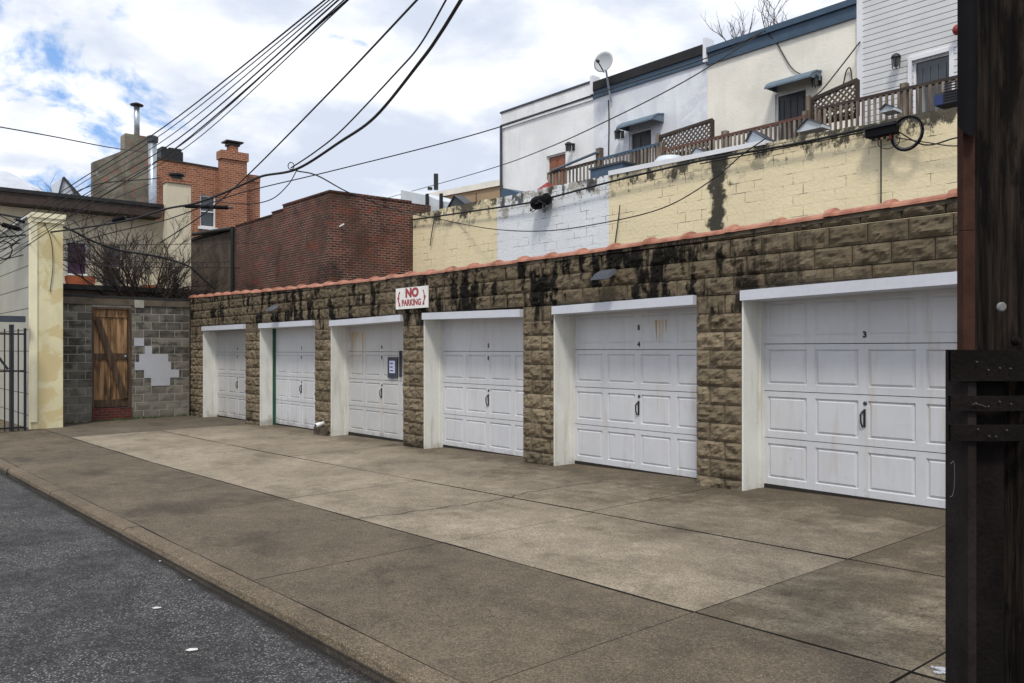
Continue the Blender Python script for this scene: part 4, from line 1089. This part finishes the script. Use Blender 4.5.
# ------------------------------------------------------------------ cables
def cable(pts, r, label, name='cable', group=None, n=8, cat='cable'):
    return MB().tube(catmull(pts, n), r, 6).build(name, M['cable'], None, label, cat, group, smooth=True)
ends = [(0, 236), (0, 240), (0, 246), (0, 251), (0, 256), (0, 262), (0, 268)]
mid = [(164, 127), (168, 130), (173, 134), (178, 139), (184, 143), (188, 146), (176, 148)]
top = [(325, 0), (329.5, 0), (334, 0), (338.5, 0), (344, 0), (348.5, 0), (347, 0)]
for k in range(7):
    t0 = S(top[k][0]+30, -27, 8.0); cable([t0, S(*top[k], 8.8), S(mid[k][0], mid[k][1], 14.), S((mid[k][0])/2, (mid[k][1]*1.0+ends[k][1])/2-3, 18), S(-6, ends[k][1], 21)], .0068 if k % 3 else .0095, 'one of the parallel overhead wires sweeping from top centre down to the left edge', 'overhead_wire', 'parallel overhead wires', cat='wire')
cable([S(440, -24, 8), S(417, 0, 8.6), S(332, 90, 12), S(250, 173, 16), S(205, 213, 18), S(160, 243, 20)], .013, 'single straight wire crossing the sky from top middle to the orange chimney', 'overhead_wire', cat='wire')
cable([S(452, -12, 8), S(446, 0, 8.2), S(420, 45, 9.2), S(395, 74, 10), S(342, 130, 12), S(315, 152, 13), S(291, 168, 14)], .011, 'thin wire above the thick cable, ending at the wire ring', 'overhead_wire', cat='wire')
cable([S(470, -14, 7.6), S(461, 0, 8), S(440, 34, 8.8), S(420, 62, 9.6), S(375, 117, 11.5), S(340, 142, 12.8), S(297, 169, 14), S(263, 176, 15), S(244, 184, 15.6), S(219, 195, 16.4), S(193, 204, 17), S(166, 209, 17.6), S(125, 221, 18.6), S(60, 231, 20), S(-6, 238, 21)], .021, 'thick black cable drooping from top middle to the orange chimney and the left edge', 'overhead_cable')
cable([S(-6, 262, 21), S(60, 246, 20.5), S(115, 232, 20), S(169, 219, 19.5), S(225, 198, 19), S(260, 188, 18.8), S(340, 169, 18), S(480, 133, 17.4), S(593, 95, 17.2), S(707, 58, 17.1), S(765, 31, 17.2)], .012, 'long wire from left edge across the sky to the cream house parapet', 'overhead_wire', cat='wire')
cable([P(384, 199, 22), P(480, 172, 17), P(545, 149, 15), P(609, 120, 14.5), P(680, 84, 15), P(739, 48, 16), P(764, 31, 17.2)], .013, 'lower wire crossing the white houses below the satellite dish', 'overhead_wire', cat='wire')
cable([S(297, 171, 14), S(318, 176, 15), S(352, 194, 17), S(400, 211, 19), P(443, 220, 13.9), P(492, 229, 13.6), P(544, 231, 13.4), P(600, 223.5, 13.4), P(663, 208, 13.5), P(712, 180, 13.7), P(742, 155, 13.9), P(765, 139, 14.)], .012, 'sagging wire from the wire ring across the white and yellow walls', 'overhead_wire', cat='wire')
cable([S(297, 170, 14), S(288, 185, 14.4), S(272, 199, 15), S(250, 204, 15.5), S(222, 202, 16), S(214, 197, 16.5)], .009, 'thin slack loop hanging under the thick cable near the orange chimney', 'overhead_wire', cat='wire')
cable([P(411, 220, 14.0), P(440, 216, 13.98), P(474, 211, 13.97), P(525, 203.5, 13.96), P(553, 197, 13.96), P(620, 179.5, 13.96), P(700, 161, 13.96), P(795, 144, 13.97), P(871, 127.5, 13.95)], .024, 'black cable strung along the top of the painted walls', 'overhead_cable')
cable([P(700, 164, 13.99), P(795, 146, 13.99), P(870, 131, 13.97)], .012, 'thinner black cable just under the one along the yellow wall top', 'overhead_cable')
cable([S(-6, 126, 22), S(50, 136, 24), S(110, 147.5, 28), S(147, 152.5, 36)], .017, 'dark wire from the left edge to the mottled chimney', 'overhead_wire', cat='wire')
cable([S(-6, 213, 21), S(60, 226, 21), S(90, 240, 21.4), S(118, 250, 22), S(149, 255, 22.4), S(171, 260, 22.8), S(190, 267, 23), S(202, 278, 23.2), S(215, 289, 23.4)], .03, 'thick dark cable arching down behind the coping at the far garage', 'overhead_cable')
for k, (a_, b_, c_) in enumerate((((-6, 243), (100, 245), (262, 243)), ((-6, 219), (70, 262), (240, 268)), ((-6, 252), (60, 228), (130, 205)), ((-6, 226), (30, 250), (75, 262)), ((-6, 244), (70, 216), (150, 184)), ((-6, 213), (60, 240), (118, 217)), ((-6, 256), (60, 213), (97, 190)), ((10, 248), (80, 190), (160, 178)), ((62, 250), (140, 262), (230, 262)))):
    cable([S(*a_, 21), S(*b_, 21.5), S(*c_, 22.5)], .009+.004*(k % 2), 'one of the tangled thin wires crossing before the beige building', 'tangled_wire', 'tangled wires at the left', cat='wire')
# ring, loop, splice cases
mb = MB(); c = S(291, 166, 14); mb.tube([c+Vector((.05*math.cos(u)*.64, .05*math.cos(u)*.77, .06*math.sin(u))) for u in [q*math.pi/10 for q in range(21)]], .008, 5)
mb.build('wire_ring', M['cable'], label='small ring of wire where the overhead wires meet', cat='wire ring')
mb = MB(); c = S(4, 250, 20.8); mb.tube([c+Vector((.2*math.cos(u)*.64, .2*math.cos(u)*.77, .22*math.sin(u))) for u in [q*math.pi/10 for q in range(21)]], .015, 5)
mb.build('wire_loop', M['cable'], label='slack black loop of cable at the very left edge', cat='cable loop')
def splice(a, b, r, label):
    a = Vector(a); b = Vector(b); d = (b-a)
    o = thing('splice_case', (a+b)/2, label, 'splice case', 'cable splice cases')
    MB().tube([a, a+d*.12, a+d*.88, b], r*.5, 10).build('sleeve', M['black'], o)
    MB().tube([a+d*.1, a+d*.9], r, 10).build('case', M['guardblack'], o)
splice(S(0, 224, 20.6), S(22, 230, 20.8), .06, 'dark splice case in the wire tangle at the left edge')
splice(S(112, 221, 19), S(126, 217, 19), .055, 'pale-clipped splice case where cables meet above the bare tree')
splice(S(14, 219, 20.6), S(36, 226, 20.7), .035, 'slim splice sleeve just right of the left-edge tangle')
splice(S(233, 208, 22), S(180, 206, 22), .05, 'long dark sleeve crossing below the orange building window')
# blob of cable gear on white wall
c = P(541, 203, 13.9)
ob_ = thing('junction_cluster', c, 'black ragged junction box on the cable over the peeling white wall', 'junction box')
MB().lathe(c+Vector((-.3, 0, 0)), [(.06, 0), (.15, .05), (.17, .2), (.14, .45), (.16, .55), (.05, .62)], 9, (1, 0, .12)).build('case', M['guardblack'], ob_)
for k in range(7): MB().tube(catmull([c+Vector((R.uniform(-.3, .3), -.1, R.uniform(-.1, .1))), c+Vector((R.uniform(-.35, .35), -.18, R.uniform(-.3, .2))), c+Vector((R.uniform(-.5, .5), -.02, R.uniform(-.1, .2)))], 4), .012, 4).build('wire_tail', M['cable'], ob_)
a = P(868, 139, 13.92); b = P(897, 124, 13.92)
jb = thing('terminal_box', ((a.x+b.x)/2, 13.9, a.z), 'black rectangular cable box on the yellow wall beside the hanging ring', 'terminal box')
MB().box(a.x, b.x, 13.82, 14.0, a.z, b.z-.02).build('casing', M['guardblack'], jb)
MB().box(a.x-.02, b.x+.02, 13.8, 14.02, b.z-.019, b.z+.03).build('lid', M['black'], jb)
for q in range(3): MB().tube([(a.x+.1+q*.1, 13.9, a.z-.06), (a.x+.1+q*.1, 13.9, a.z)], .025, 8).build('gland', M['black'], jb)
c = P(907, 133.5, 13.9)
rg = thing('hanging_wheel', c-Vector((0, 0, .3)), 'black bicycle-like wheel ring with a red and white mark hung on the yellow wall', 'wheel')
mb = MB(); rr = .275
pts = [c+Vector((rr*math.cos(u)*.98, -.02*math.cos(u), rr*math.sin(u))) for u in [q*math.pi/18 for q in range(37)]]
mb.tube(pts, .02, 8).build('tyre', M['guardblack'], rg, smooth=True)
mb = MB(); mb.tube([c+(p-c)*.88 for p in pts], .010, 6).build('rim', M['steelgrey'], rg)
mb = MB(); mb.tube([c+(p-c)*1.01+Vector((0, -.03, 0)) for p in pts[16:20]], .02, 6).build('red_mark', M['red'], rg)
cable([P(878, 139, 13.93), P(879, 146, 13.9), P(888, 149, 13.9), P(898, 144, 13.9), P(900, 137, 13.9)], .008, 'small slack loop under the black terminal box', 'slack_loop', cat='wire')
cable([P(881, 140, 13.98), P(881, 205, 14.02)], .012, 'thin dark line running straight down the yellow wall from the terminal box', 'drop_wire', cat='wire')
cable([P(897, 131, 13.95), P(925, 145, 13.95), P(956, 138, 13.95), P(985, 134, 13.95)], .013, 'loose cable right of the hanging wheel, going behind the pole', 'drop_wire', cat='wire')
cable([P(897, 138, 13.95), P(930, 143, 13.95), P(956, 146, 13.95), P(985, 140, 13.95)], .010, 'lower loose cable right of the hanging wheel', 'drop_wire', cat='wire')
cable([P(620, 205, 14.02), P(618, 222, 14.03), P(615, 243, 14.05)], .013, 'short dark cable down the yellow wall right of the white paint', 'drop_wire', cat='wire')
cable([P(434, 220, 14.03), P(432, 232, 14.03), P(430, 246, 14.04)], .015, 'short dark cable down the yellow wall near the dark brick', 'drop_wire', cat='wire')
# ------------------------------------------------------------------ bare trees
def bare(name, base, stems, L, depth, label, spread=1., r0=.035, seed=3, trunkh=.6, up=.15, group=None):
    q = random.Random(seed); o = thing(name, base, label, 'tree', group); tr = MB(); cr = MB()
    def grow(p, d, L, r, k, mb):
        n = 4; pts = [p]
        for i in range(n):
            d = (d+Vector((q.uniform(-1, 1), q.uniform(-1, 1), q.uniform(-1, 1)))*.2+Vector((0, 0, up*.3))).normalized()
            pts.append(pts[-1]+d*L/n)
        mb.tube(pts, r, 5 if k > 1 else 3, r*.55, caps=False)
        if k == 0: return
        for i in range(q.choice((3, 4, 4))):
            j = q.randint(1, n); dd = (d+Vector((q.uniform(-1, 1), q.uniform(-1, 1), q.uniform(-.6, .9)))*.8).normalized()
            grow(pts[j], dd, L*q.uniform(.5, .72), max(r*.55, .0058), k-1, cr)
    b = Vector(base)
    tr.tube([b, b+Vector((.02, .02, trunkh*.5)), b+Vector((0, 0, trunkh))], r0*2.4, 8, r0*1.9)
    tr.build('trunk', M['bark'], o)
    for i in range(stems):
        a = 2*math.pi*(i+q.random()*.6)/stems
        d = Vector((math.cos(a)*.8*spread, math.sin(a)*spread, 1)).normalized()
        grow(b+Vector((0, 0, trunkh*.9)), d, L*q.uniform(.8, 1.2), r0, depth, cr)
    cr.build('crown', M['bark'], o)
bare('bare_tree', (-25.3, 7.2, 0), 17, 1.6, 4, 'leafless twiggy tree rising behind the cinder block wall', 1.5, .034, 5, 2.9, .16)
bare('bare_tree', P(772, 60, 31), 5, 1.5, 2, 'leafless treetop poking above the cream house parapet, right one', .5, .03, 9, .4, .3)
bare('bare_tree', P(738, 60, 31), 5, 1.2, 2, 'leafless treetop poking above the cream house parapet, left one', .8, .03, 12, .2, .3)
for k, (x0, x1, y0, y1, lb_) in enumerate(((67, 96, 277, 288, 'orange planter trough behind the block wall below the purple window'), (143, 162, 286, 293, 'smaller orange trough behind the bare tree stems'))):
    a = PX(x0, y1, -27); b = PX(x1, y0, -27)
    pl_ = thing('planter_trough', (-27, (a.y+b.y)/2, a.z), lb_, 'planter', 'orange planters behind the wall')
    MB().prism([(-27, a.y+.06, a.z), (-27, b.y-.06, a.z), (-27, b.y, b.z), (-27, a.y, b.z)], (-.35, 0, 0)).build('trough', M['orangepot'], pl_)
    MB().box(-27.3, -27.05, a.y+.04, b.y-.04, b.z+.001, b.z+.02).build('soil', M['soil'], pl_)
az = PX(80, 288, -27).z
lr = thing('lean_to', (-26.5, 6.5, 0), 'low dark flat-roofed lean-to behind the cinder block wall', 'shed')
MB().box(-29.5, -25.2, 4.7, 9.2, az-.16, az-.02).build('roof', M['roofdark'], lr)
MB().box(-29.4, -25.3, 4.8, 9.1, -.5, az-.17).build('wall', M['stucco_grey'], lr)
# ------------------------------------------------------------------ utility pole
RT = Vector((FY, -FX, 0)); FW = Vector((FX, FY, 0))
pc = S(1032, 350, 2.47); pc.z = 0
pz0 = g(pc.x, pc.y)
up_ = thing('utility_pole', (pc.x, pc.y, pz0), 'dark weathered wooden utility pole with conduit guard, right edge of the photo', 'utility pole')
sh = MB(); n = 40; lv = 160; vs = []
for j in range(lv+1):
    z = pz0-.1+8.6*j/lv; r = .172-.004*z
    for k in range(n):
        a = 2*math.pi*k/n
        q = mnoise.noise(Vector((math.cos(a)*5, math.sin(a)*5, z*.5)))*.006+abs(mnoise.noise(Vector((math.cos(a)*16, math.sin(a)*16, z*1.1))))*-.010
        vs.append((pc.x+math.cos(a)*(r+q), pc.y+math.sin(a)*(r+q), z))
sh.add(vs, [(j*n+k, j*n+(k+1) % n, (j+1)*n+(k+1) % n, (j+1)*n+k) for j in range(lv) for k in range(n)]+[tuple(range(lv*n, lv*n+n))])
sh.build('shaft', M['pole'], up_)
c1 = S(966, 350, 2.44)
zsp = S(965, 127, 2.44).z; zj = S(965, 231, 2.44).z; zbd = S(965, 350, 2.40).z
def halfround(mb, c, w, dpt, z0, z1, taper=False):
    pts = []
    for k in range(9):
        a = math.pi*k/8; pts.append((c+RT*(-math.cos(a)*w)-FW*(math.sin(a)*dpt)))
    lo = [Vector((p.x, p.y, z0)) for p in pts]; hi = [Vector((p.x, p.y, z1)) for p in pts]
    if taper: lo = [p+Vector((0, 0, -.04*math.sin(math.pi*k/8)*1.0)) for k, p in enumerate(lo)]
    mb.add(lo+hi, [(k, k+1, k+10, k+9) for k in range(8)]+[tuple(range(9))[::-1], tuple(range(9, 18)), (8, 0, 9, 17)])
mb = MB(); mb.bar(Vector((c1.x, c1.y, zbd-.2)), Vector((c1.x, c1.y, zj-.001)), .034, .034, up=tuple(RT)); mb.build('brown_moulding', M['guardbrown'], up_)
mb = MB(); mb.bar(Vector((c1.x, c1.y, zj+.001)), Vector((c1.x, c1.y, zsp+.1)), .033, .034, up=tuple(RT)); mb.build('brown_moulding', M['guardbrown'], up_)
mb = MB(); c2 = S(966, 350, 2.42); halfround(mb, c2, .025, .034, zsp-.0, 8.0, True); mb.build('conduit_guard', M['guardblack'], up_)
# lower boxed board with straps
mb = MB(); c3 = S(971, 350, 2.37)
def obox(mb, c, w, d, z0, z1):
    q = [(-1, -1), (1, -1), (1, 1), (-1, 1)]
    mb.hexa([Vector((c.x, c.y, z0))+RT*(i*w/2)+FW*(j*d/2) for i, j in q], [Vector((c.x, c.y, z1))+RT*(i*w/2)+FW*(j*d/2) for i, j in q])
obox(mb, S(979, 350, 2.37), .083, .10, pz0-.05, zbd); bo = mb.build('board', M['board'], up_)
mb = MB(); obox(mb, S(960.5, 350, 2.35), .0225, .12, pz0-.05, zbd+.001); mb.build('board_edge', M['boardside'], up_)
for (ya_, yb_) in ((350, 381), (396, 411), (425, 441)):
    za_ = S(990, yb_, 2.28).z; zb_ = S(990, ya_, 2.28).z
    mb = MB(); pts = []
    # strap: flat over the board then wraps the pole
    path = [S(952, 350, 2.33), S(950.5, 350, 2.285), S(975, 350, 2.278), S(1000, 350, 2.275), S(1030, 350, 2.285), S(1060, 350, 2.31), S(1085, 350, 2.36)]
    lo = []; 
    for p in path: lo.append(Vector((p.x, p.y, 0)))
    vs = []
    for i, p in enumerate(lo):
        inn = p+FW*.012
        vs += [Vector((p.x, p.y, za_)), Vector((p.x, p.y, zb_)), Vector((inn.x, inn.y, zb_)), Vector((inn.x, inn.y, za_))]
    m = len(lo); fs = []
    for i in range(m-1):
        for k in range(4): fs.append((i*4+k, (i+1)*4+k, (i+1)*4+(k+1) % 4, i*4+(k+1) % 4))
    fs += [(0, 1, 2, 3), tuple(4*(m-1)+k for k in (3, 2, 1, 0))]
    mb.add(vs, fs); stp = mb.build('strap', M['board'], up_)
    for q in range(4):
        c = S(975+q*11+R.uniform(-3, 3), (ya_+yb_)/2+R.uniform(-5, 5), 2.272)
        MB().lathe(c, [(.0022, 0), (.0018, .005)], 6, -FW).build('nail', M['chalk'], stp)
mb = MB(); mb.tube(catmull([S(950.5, 464, 2.279), S(954, 462, 2.282), S(954.5, 480, 2.282), S(953, 494, 2.282), S(950, 497, 2.28)], 5), .0012, 4)
mb.build('chalk_scrawl', M['chalk'], up_); mb = MB(); mb.tube(catmull([S(972, 404, 2.272), S(980, 404.5, 2.272), S(986, 407, 2.272)], 4), .001, 4)
mb.build('chalk_scrawl', M['chalk'], up_)
c = S(1001, 307, 2.315)
MB().lathe(c, [(.013, 0), (.0135, .004), (.010, .007)], 16, -FW).build('metal_tag', paint('tag_grey', (.15, .15, .15), .5, .1), up_)
for (px, py) in ((1015, 341), (1013, 353)):
    MB().lathe(S(px, py, 2.31), [(.014, 0), (.011, .012), (.004, .016)], 10, -FW).build('knot', M['pole'], up_)
# ------------------------------------------------------------------ litter
def roadpt(px, py):
    s = 5.
    for _ in range(40):
        p = S(px, py, s); s = (EYE-(g(p.x, CY0)+.012*(CY0-p.y)-.10))/((py-HOR)/F)
    return S(px, py, s)
for k, (px, py, w, lb_) in enumerate(((192, 651, .035, 'larger white scrap lying on the asphalt'), (157, 609, .03, 'white scrap farther up the asphalt'), (190, 581, .012, 'tiny white speck on the asphalt near the kerb'), (160, 562, .01, 'tiny pale speck on asphalt, farthest along the kerb'))):
    c = roadpt(px, py)
    pts = [c+RT*(w*a)+Vector((FX, FY, 0))*(w*b)+Vector((0, 0, .006+R.uniform(0, .004))) for a, b in ((-1, -.3), (-.2, -.6), (1, -.1), (.8, .4), (-.5, .5))]
    MB().prism(pts, (0, 0, .003)).build('paper_scrap', M['litter'], label=lb_, cat='litter', group='scraps of litter on the road')
lf = MB()
for q in range(900):
    xx = R.uniform(-23, -1.6)
    if q % 3 == 0: yy = 8.06-abs(R.gauss(0, .10)); z = g(xx, yy)+.003
    elif q % 3 == 1: yy = CY0-.01-abs(R.gauss(0, .06)); z = g(xx, CY0)+.012*(CY0-yy)-.098
    else: yy = R.choice((SY, 6.04, CY1))+R.gauss(0, .02); z = g(xx, yy)+.002
    w_ = R.uniform(.003, .011); a_ = R.uniform(0, 6.3); u_ = Vector((math.cos(a_), math.sin(a_), R.uniform(-.2, .2)))*w_; v_ = Vector((-u_.y, u_.x, 0))*R.uniform(.3, .8)
    p = Vector((xx, yy, z+abs(u_.z)+.001)); lf.add([p-u_, p+v_, p+u_, p-v_], [(0, 1, 2, 3)])
lf.build('leaf_debris', M['leaf'], kind='stuff', label='tiny brown leaf crumbs in the gutter, joints and along the garage foot', cat='leaf litter')
c = G(941, 672)
o = MB()
for q in range(14):
    p = c+Vector((R.uniform(-.06, .09), R.uniform(-.07, .07), 0)); p.z = g(p.x, p.y)+.001; w_ = R.uniform(.008, .03)
    o.prism([p+Vector((w_*math.cos(a_)*R.uniform(.6, 1.3), w_*math.sin(a_), 0)) for a_ in (0, 1, 2, 3, 4, 5)], (0, 0, .002+.0004*q))
o.build('paint_splash', M['patch'], label='broken white paint splash on the pavement at the foot of the pole', cat='paint mark')
# ------------------------------------------------------------------ light
w = bpy.data.worlds.new('World'); scene.world = w; w.use_nodes = True
nt_ = w.node_tree; N_ = nt_.nodes; L_ = nt_.links; N_.clear()
SUN_AZ = Vector((.50, -.55, 1.15)).normalized()
sky = N_.new('ShaderNodeTexSky'); sky.sky_type = 'NISHITA'; sky.sun_disc = False
sky.sun_elevation = math.asin(SUN_AZ.z); sky.sun_rotation = math.atan2(SUN_AZ.x, SUN_AZ.y)
bg1 = N_.new('ShaderNodeBackground'); L_.new(sky.outputs[0], bg1.inputs[0]); bg1.inputs[1].default_value = .13
tc = N_.new('ShaderNodeTexCoord'); sx = N_.new('ShaderNodeSeparateXYZ'); L_.new(tc.outputs['Generated'], sx.inputs[0])
def wm(op, a, b=0., c=None, clamp=False):
    n = N_.new('ShaderNodeMath'); n.operation = op; n.use_clamp = clamp
    for i, v in enumerate((a, b)):
        if isinstance(v, bpy.types.NodeSocket): L_.new(v, n.inputs[i])
        else: n.inputs[i].default_value = v
    return n.outputs[0]
def wr(v, a, b, c=0., d=1.):
    n = N_.new('ShaderNodeMapRange'); n.clamp = True; n.interpolation_type = 'SMOOTHSTEP'; L_.new(v, n.inputs[0])
    for i, q in enumerate((a, b, c, d)): n.inputs[i+1].default_value = q
    return n.outputs[0]
den = wm('ADD', wm('MAXIMUM', sx.outputs[2], 0.), .22)
cv = N_.new('ShaderNodeCombineXYZ'); L_.new(wm('DIVIDE', sx.outputs[0], den), cv.inputs[0]); L_.new(wm('DIVIDE', sx.outputs[1], den), cv.inputs[1]); cv.inputs[2].default_value = 3.3
def wn(scale, detail, rough=.55, dist=0., off=0.):
    n = N_.new('ShaderNodeTexNoise'); 
    va = N_.new('ShaderNodeVectorMath'); va.operation = 'ADD'; L_.new(cv.outputs[0], va.inputs[0]); va.inputs[1].default_value = (off, off*.7, off)
    L_.new(va.outputs[0], n.inputs['Vector']); n.inputs['Scale'].default_value = scale; n.inputs['Detail'].default_value = detail
    n.inputs['Roughness'].default_value = rough; n.inputs['Distortion'].default_value = dist; return n.outputs['Fac']
n1 = wn(1.5, 8, .56, .3); n2 = wn(3.4, 7, .55, .2, 5.)
shade = wm('ADD', wm('MULTIPLY', n1, .5), wm('MULTIPLY', n2, .5))
mx = N_.new('ShaderNodeMix'); mx.data_type = 'RGBA'; L_.new(wr(shade, .43, .62), mx.inputs['Factor'])
mx.inputs[6].default_value = (.57, .63, .74, 1); mx.inputs[7].default_value = (.93, .94, .98, 1)
bg2 = N_.new('ShaderNodeBackground'); L_.new(mx.outputs[2], bg2.inputs[0]); bg2.inputs[1].default_value = 1.0
# blue gap near the low left part of the sky
hole = S(14, 108, 1.)-Vector((0, 0, EYE)); hole.normalize()
dt = N_.new('ShaderNodeVectorMath'); dt.operation = 'DOT_PRODUCT'; L_.new(tc.outputs['Generated'], dt.inputs[0]); dt.inputs[1].default_value = tuple(hole)
near = wr(dt.outputs['Value'], .972, 1.0)
gapn = wm('ADD', wn(2.2, 7, .6, .4, 11.), wm('MULTIPLY', near, .19))
cov = wr(gapn, .66, .76, 1., .12)
bl = N_.new('ShaderNodeMixShader'); L_.new(cov, bl.inputs[0])
bg3 = N_.new('ShaderNodeBackground'); bg3.inputs[0].default_value = (.12, .36, .82, 1); bg3.inputs[1].default_value = .9
ad = N_.new('ShaderNodeMixShader'); ad.inputs[0].default_value = .75; L_.new(bg1.outputs[0], ad.inputs[1]); L_.new(bg3.outputs[0], ad.inputs[2])
L_.new(ad.outputs[0], bl.inputs[1]); L_.new(bg2.outputs[0], bl.inputs[2])
wo = N_.new('ShaderNodeOutputWorld'); L_.new(bl.outputs[0], wo.inputs[0])
sl = bpy.data.lights.new('sun', 'SUN'); sl.energy = 2.0; sl.angle = math.radians(11); sl.color = (1., .95, .86)
so = bpy.data.objects.new('sun', sl); COL.objects.link(so); so.rotation_euler = SUN_AZ.to_track_quat('Z', 'Y').to_euler(); so.location = (5, -5, 20)
# ------------------------------------------------------------------ camera
cd = bpy.data.cameras.new('camera'); cam = bpy.data.objects.new('camera', cd); COL.objects.link(cam)
cd.sensor_width = 36; cd.lens = 36*F/1024; cd.shift_y = (HOR-341.5)/1024; cd.clip_end = 3000; cd.clip_start = .05
cam.location = (0, 0, EYE)
cam.rotation_euler = Vector((FX, FY, 0)).to_track_quat('-Z', 'Y').to_euler()
scene.camera = cam
vs_ = scene.view_settings; vs_.view_transform = 'Standard'; vs_.look = 'None'; vs_.gamma = 1; vs_.exposure = .3
scene.cycles.max_bounces = 5
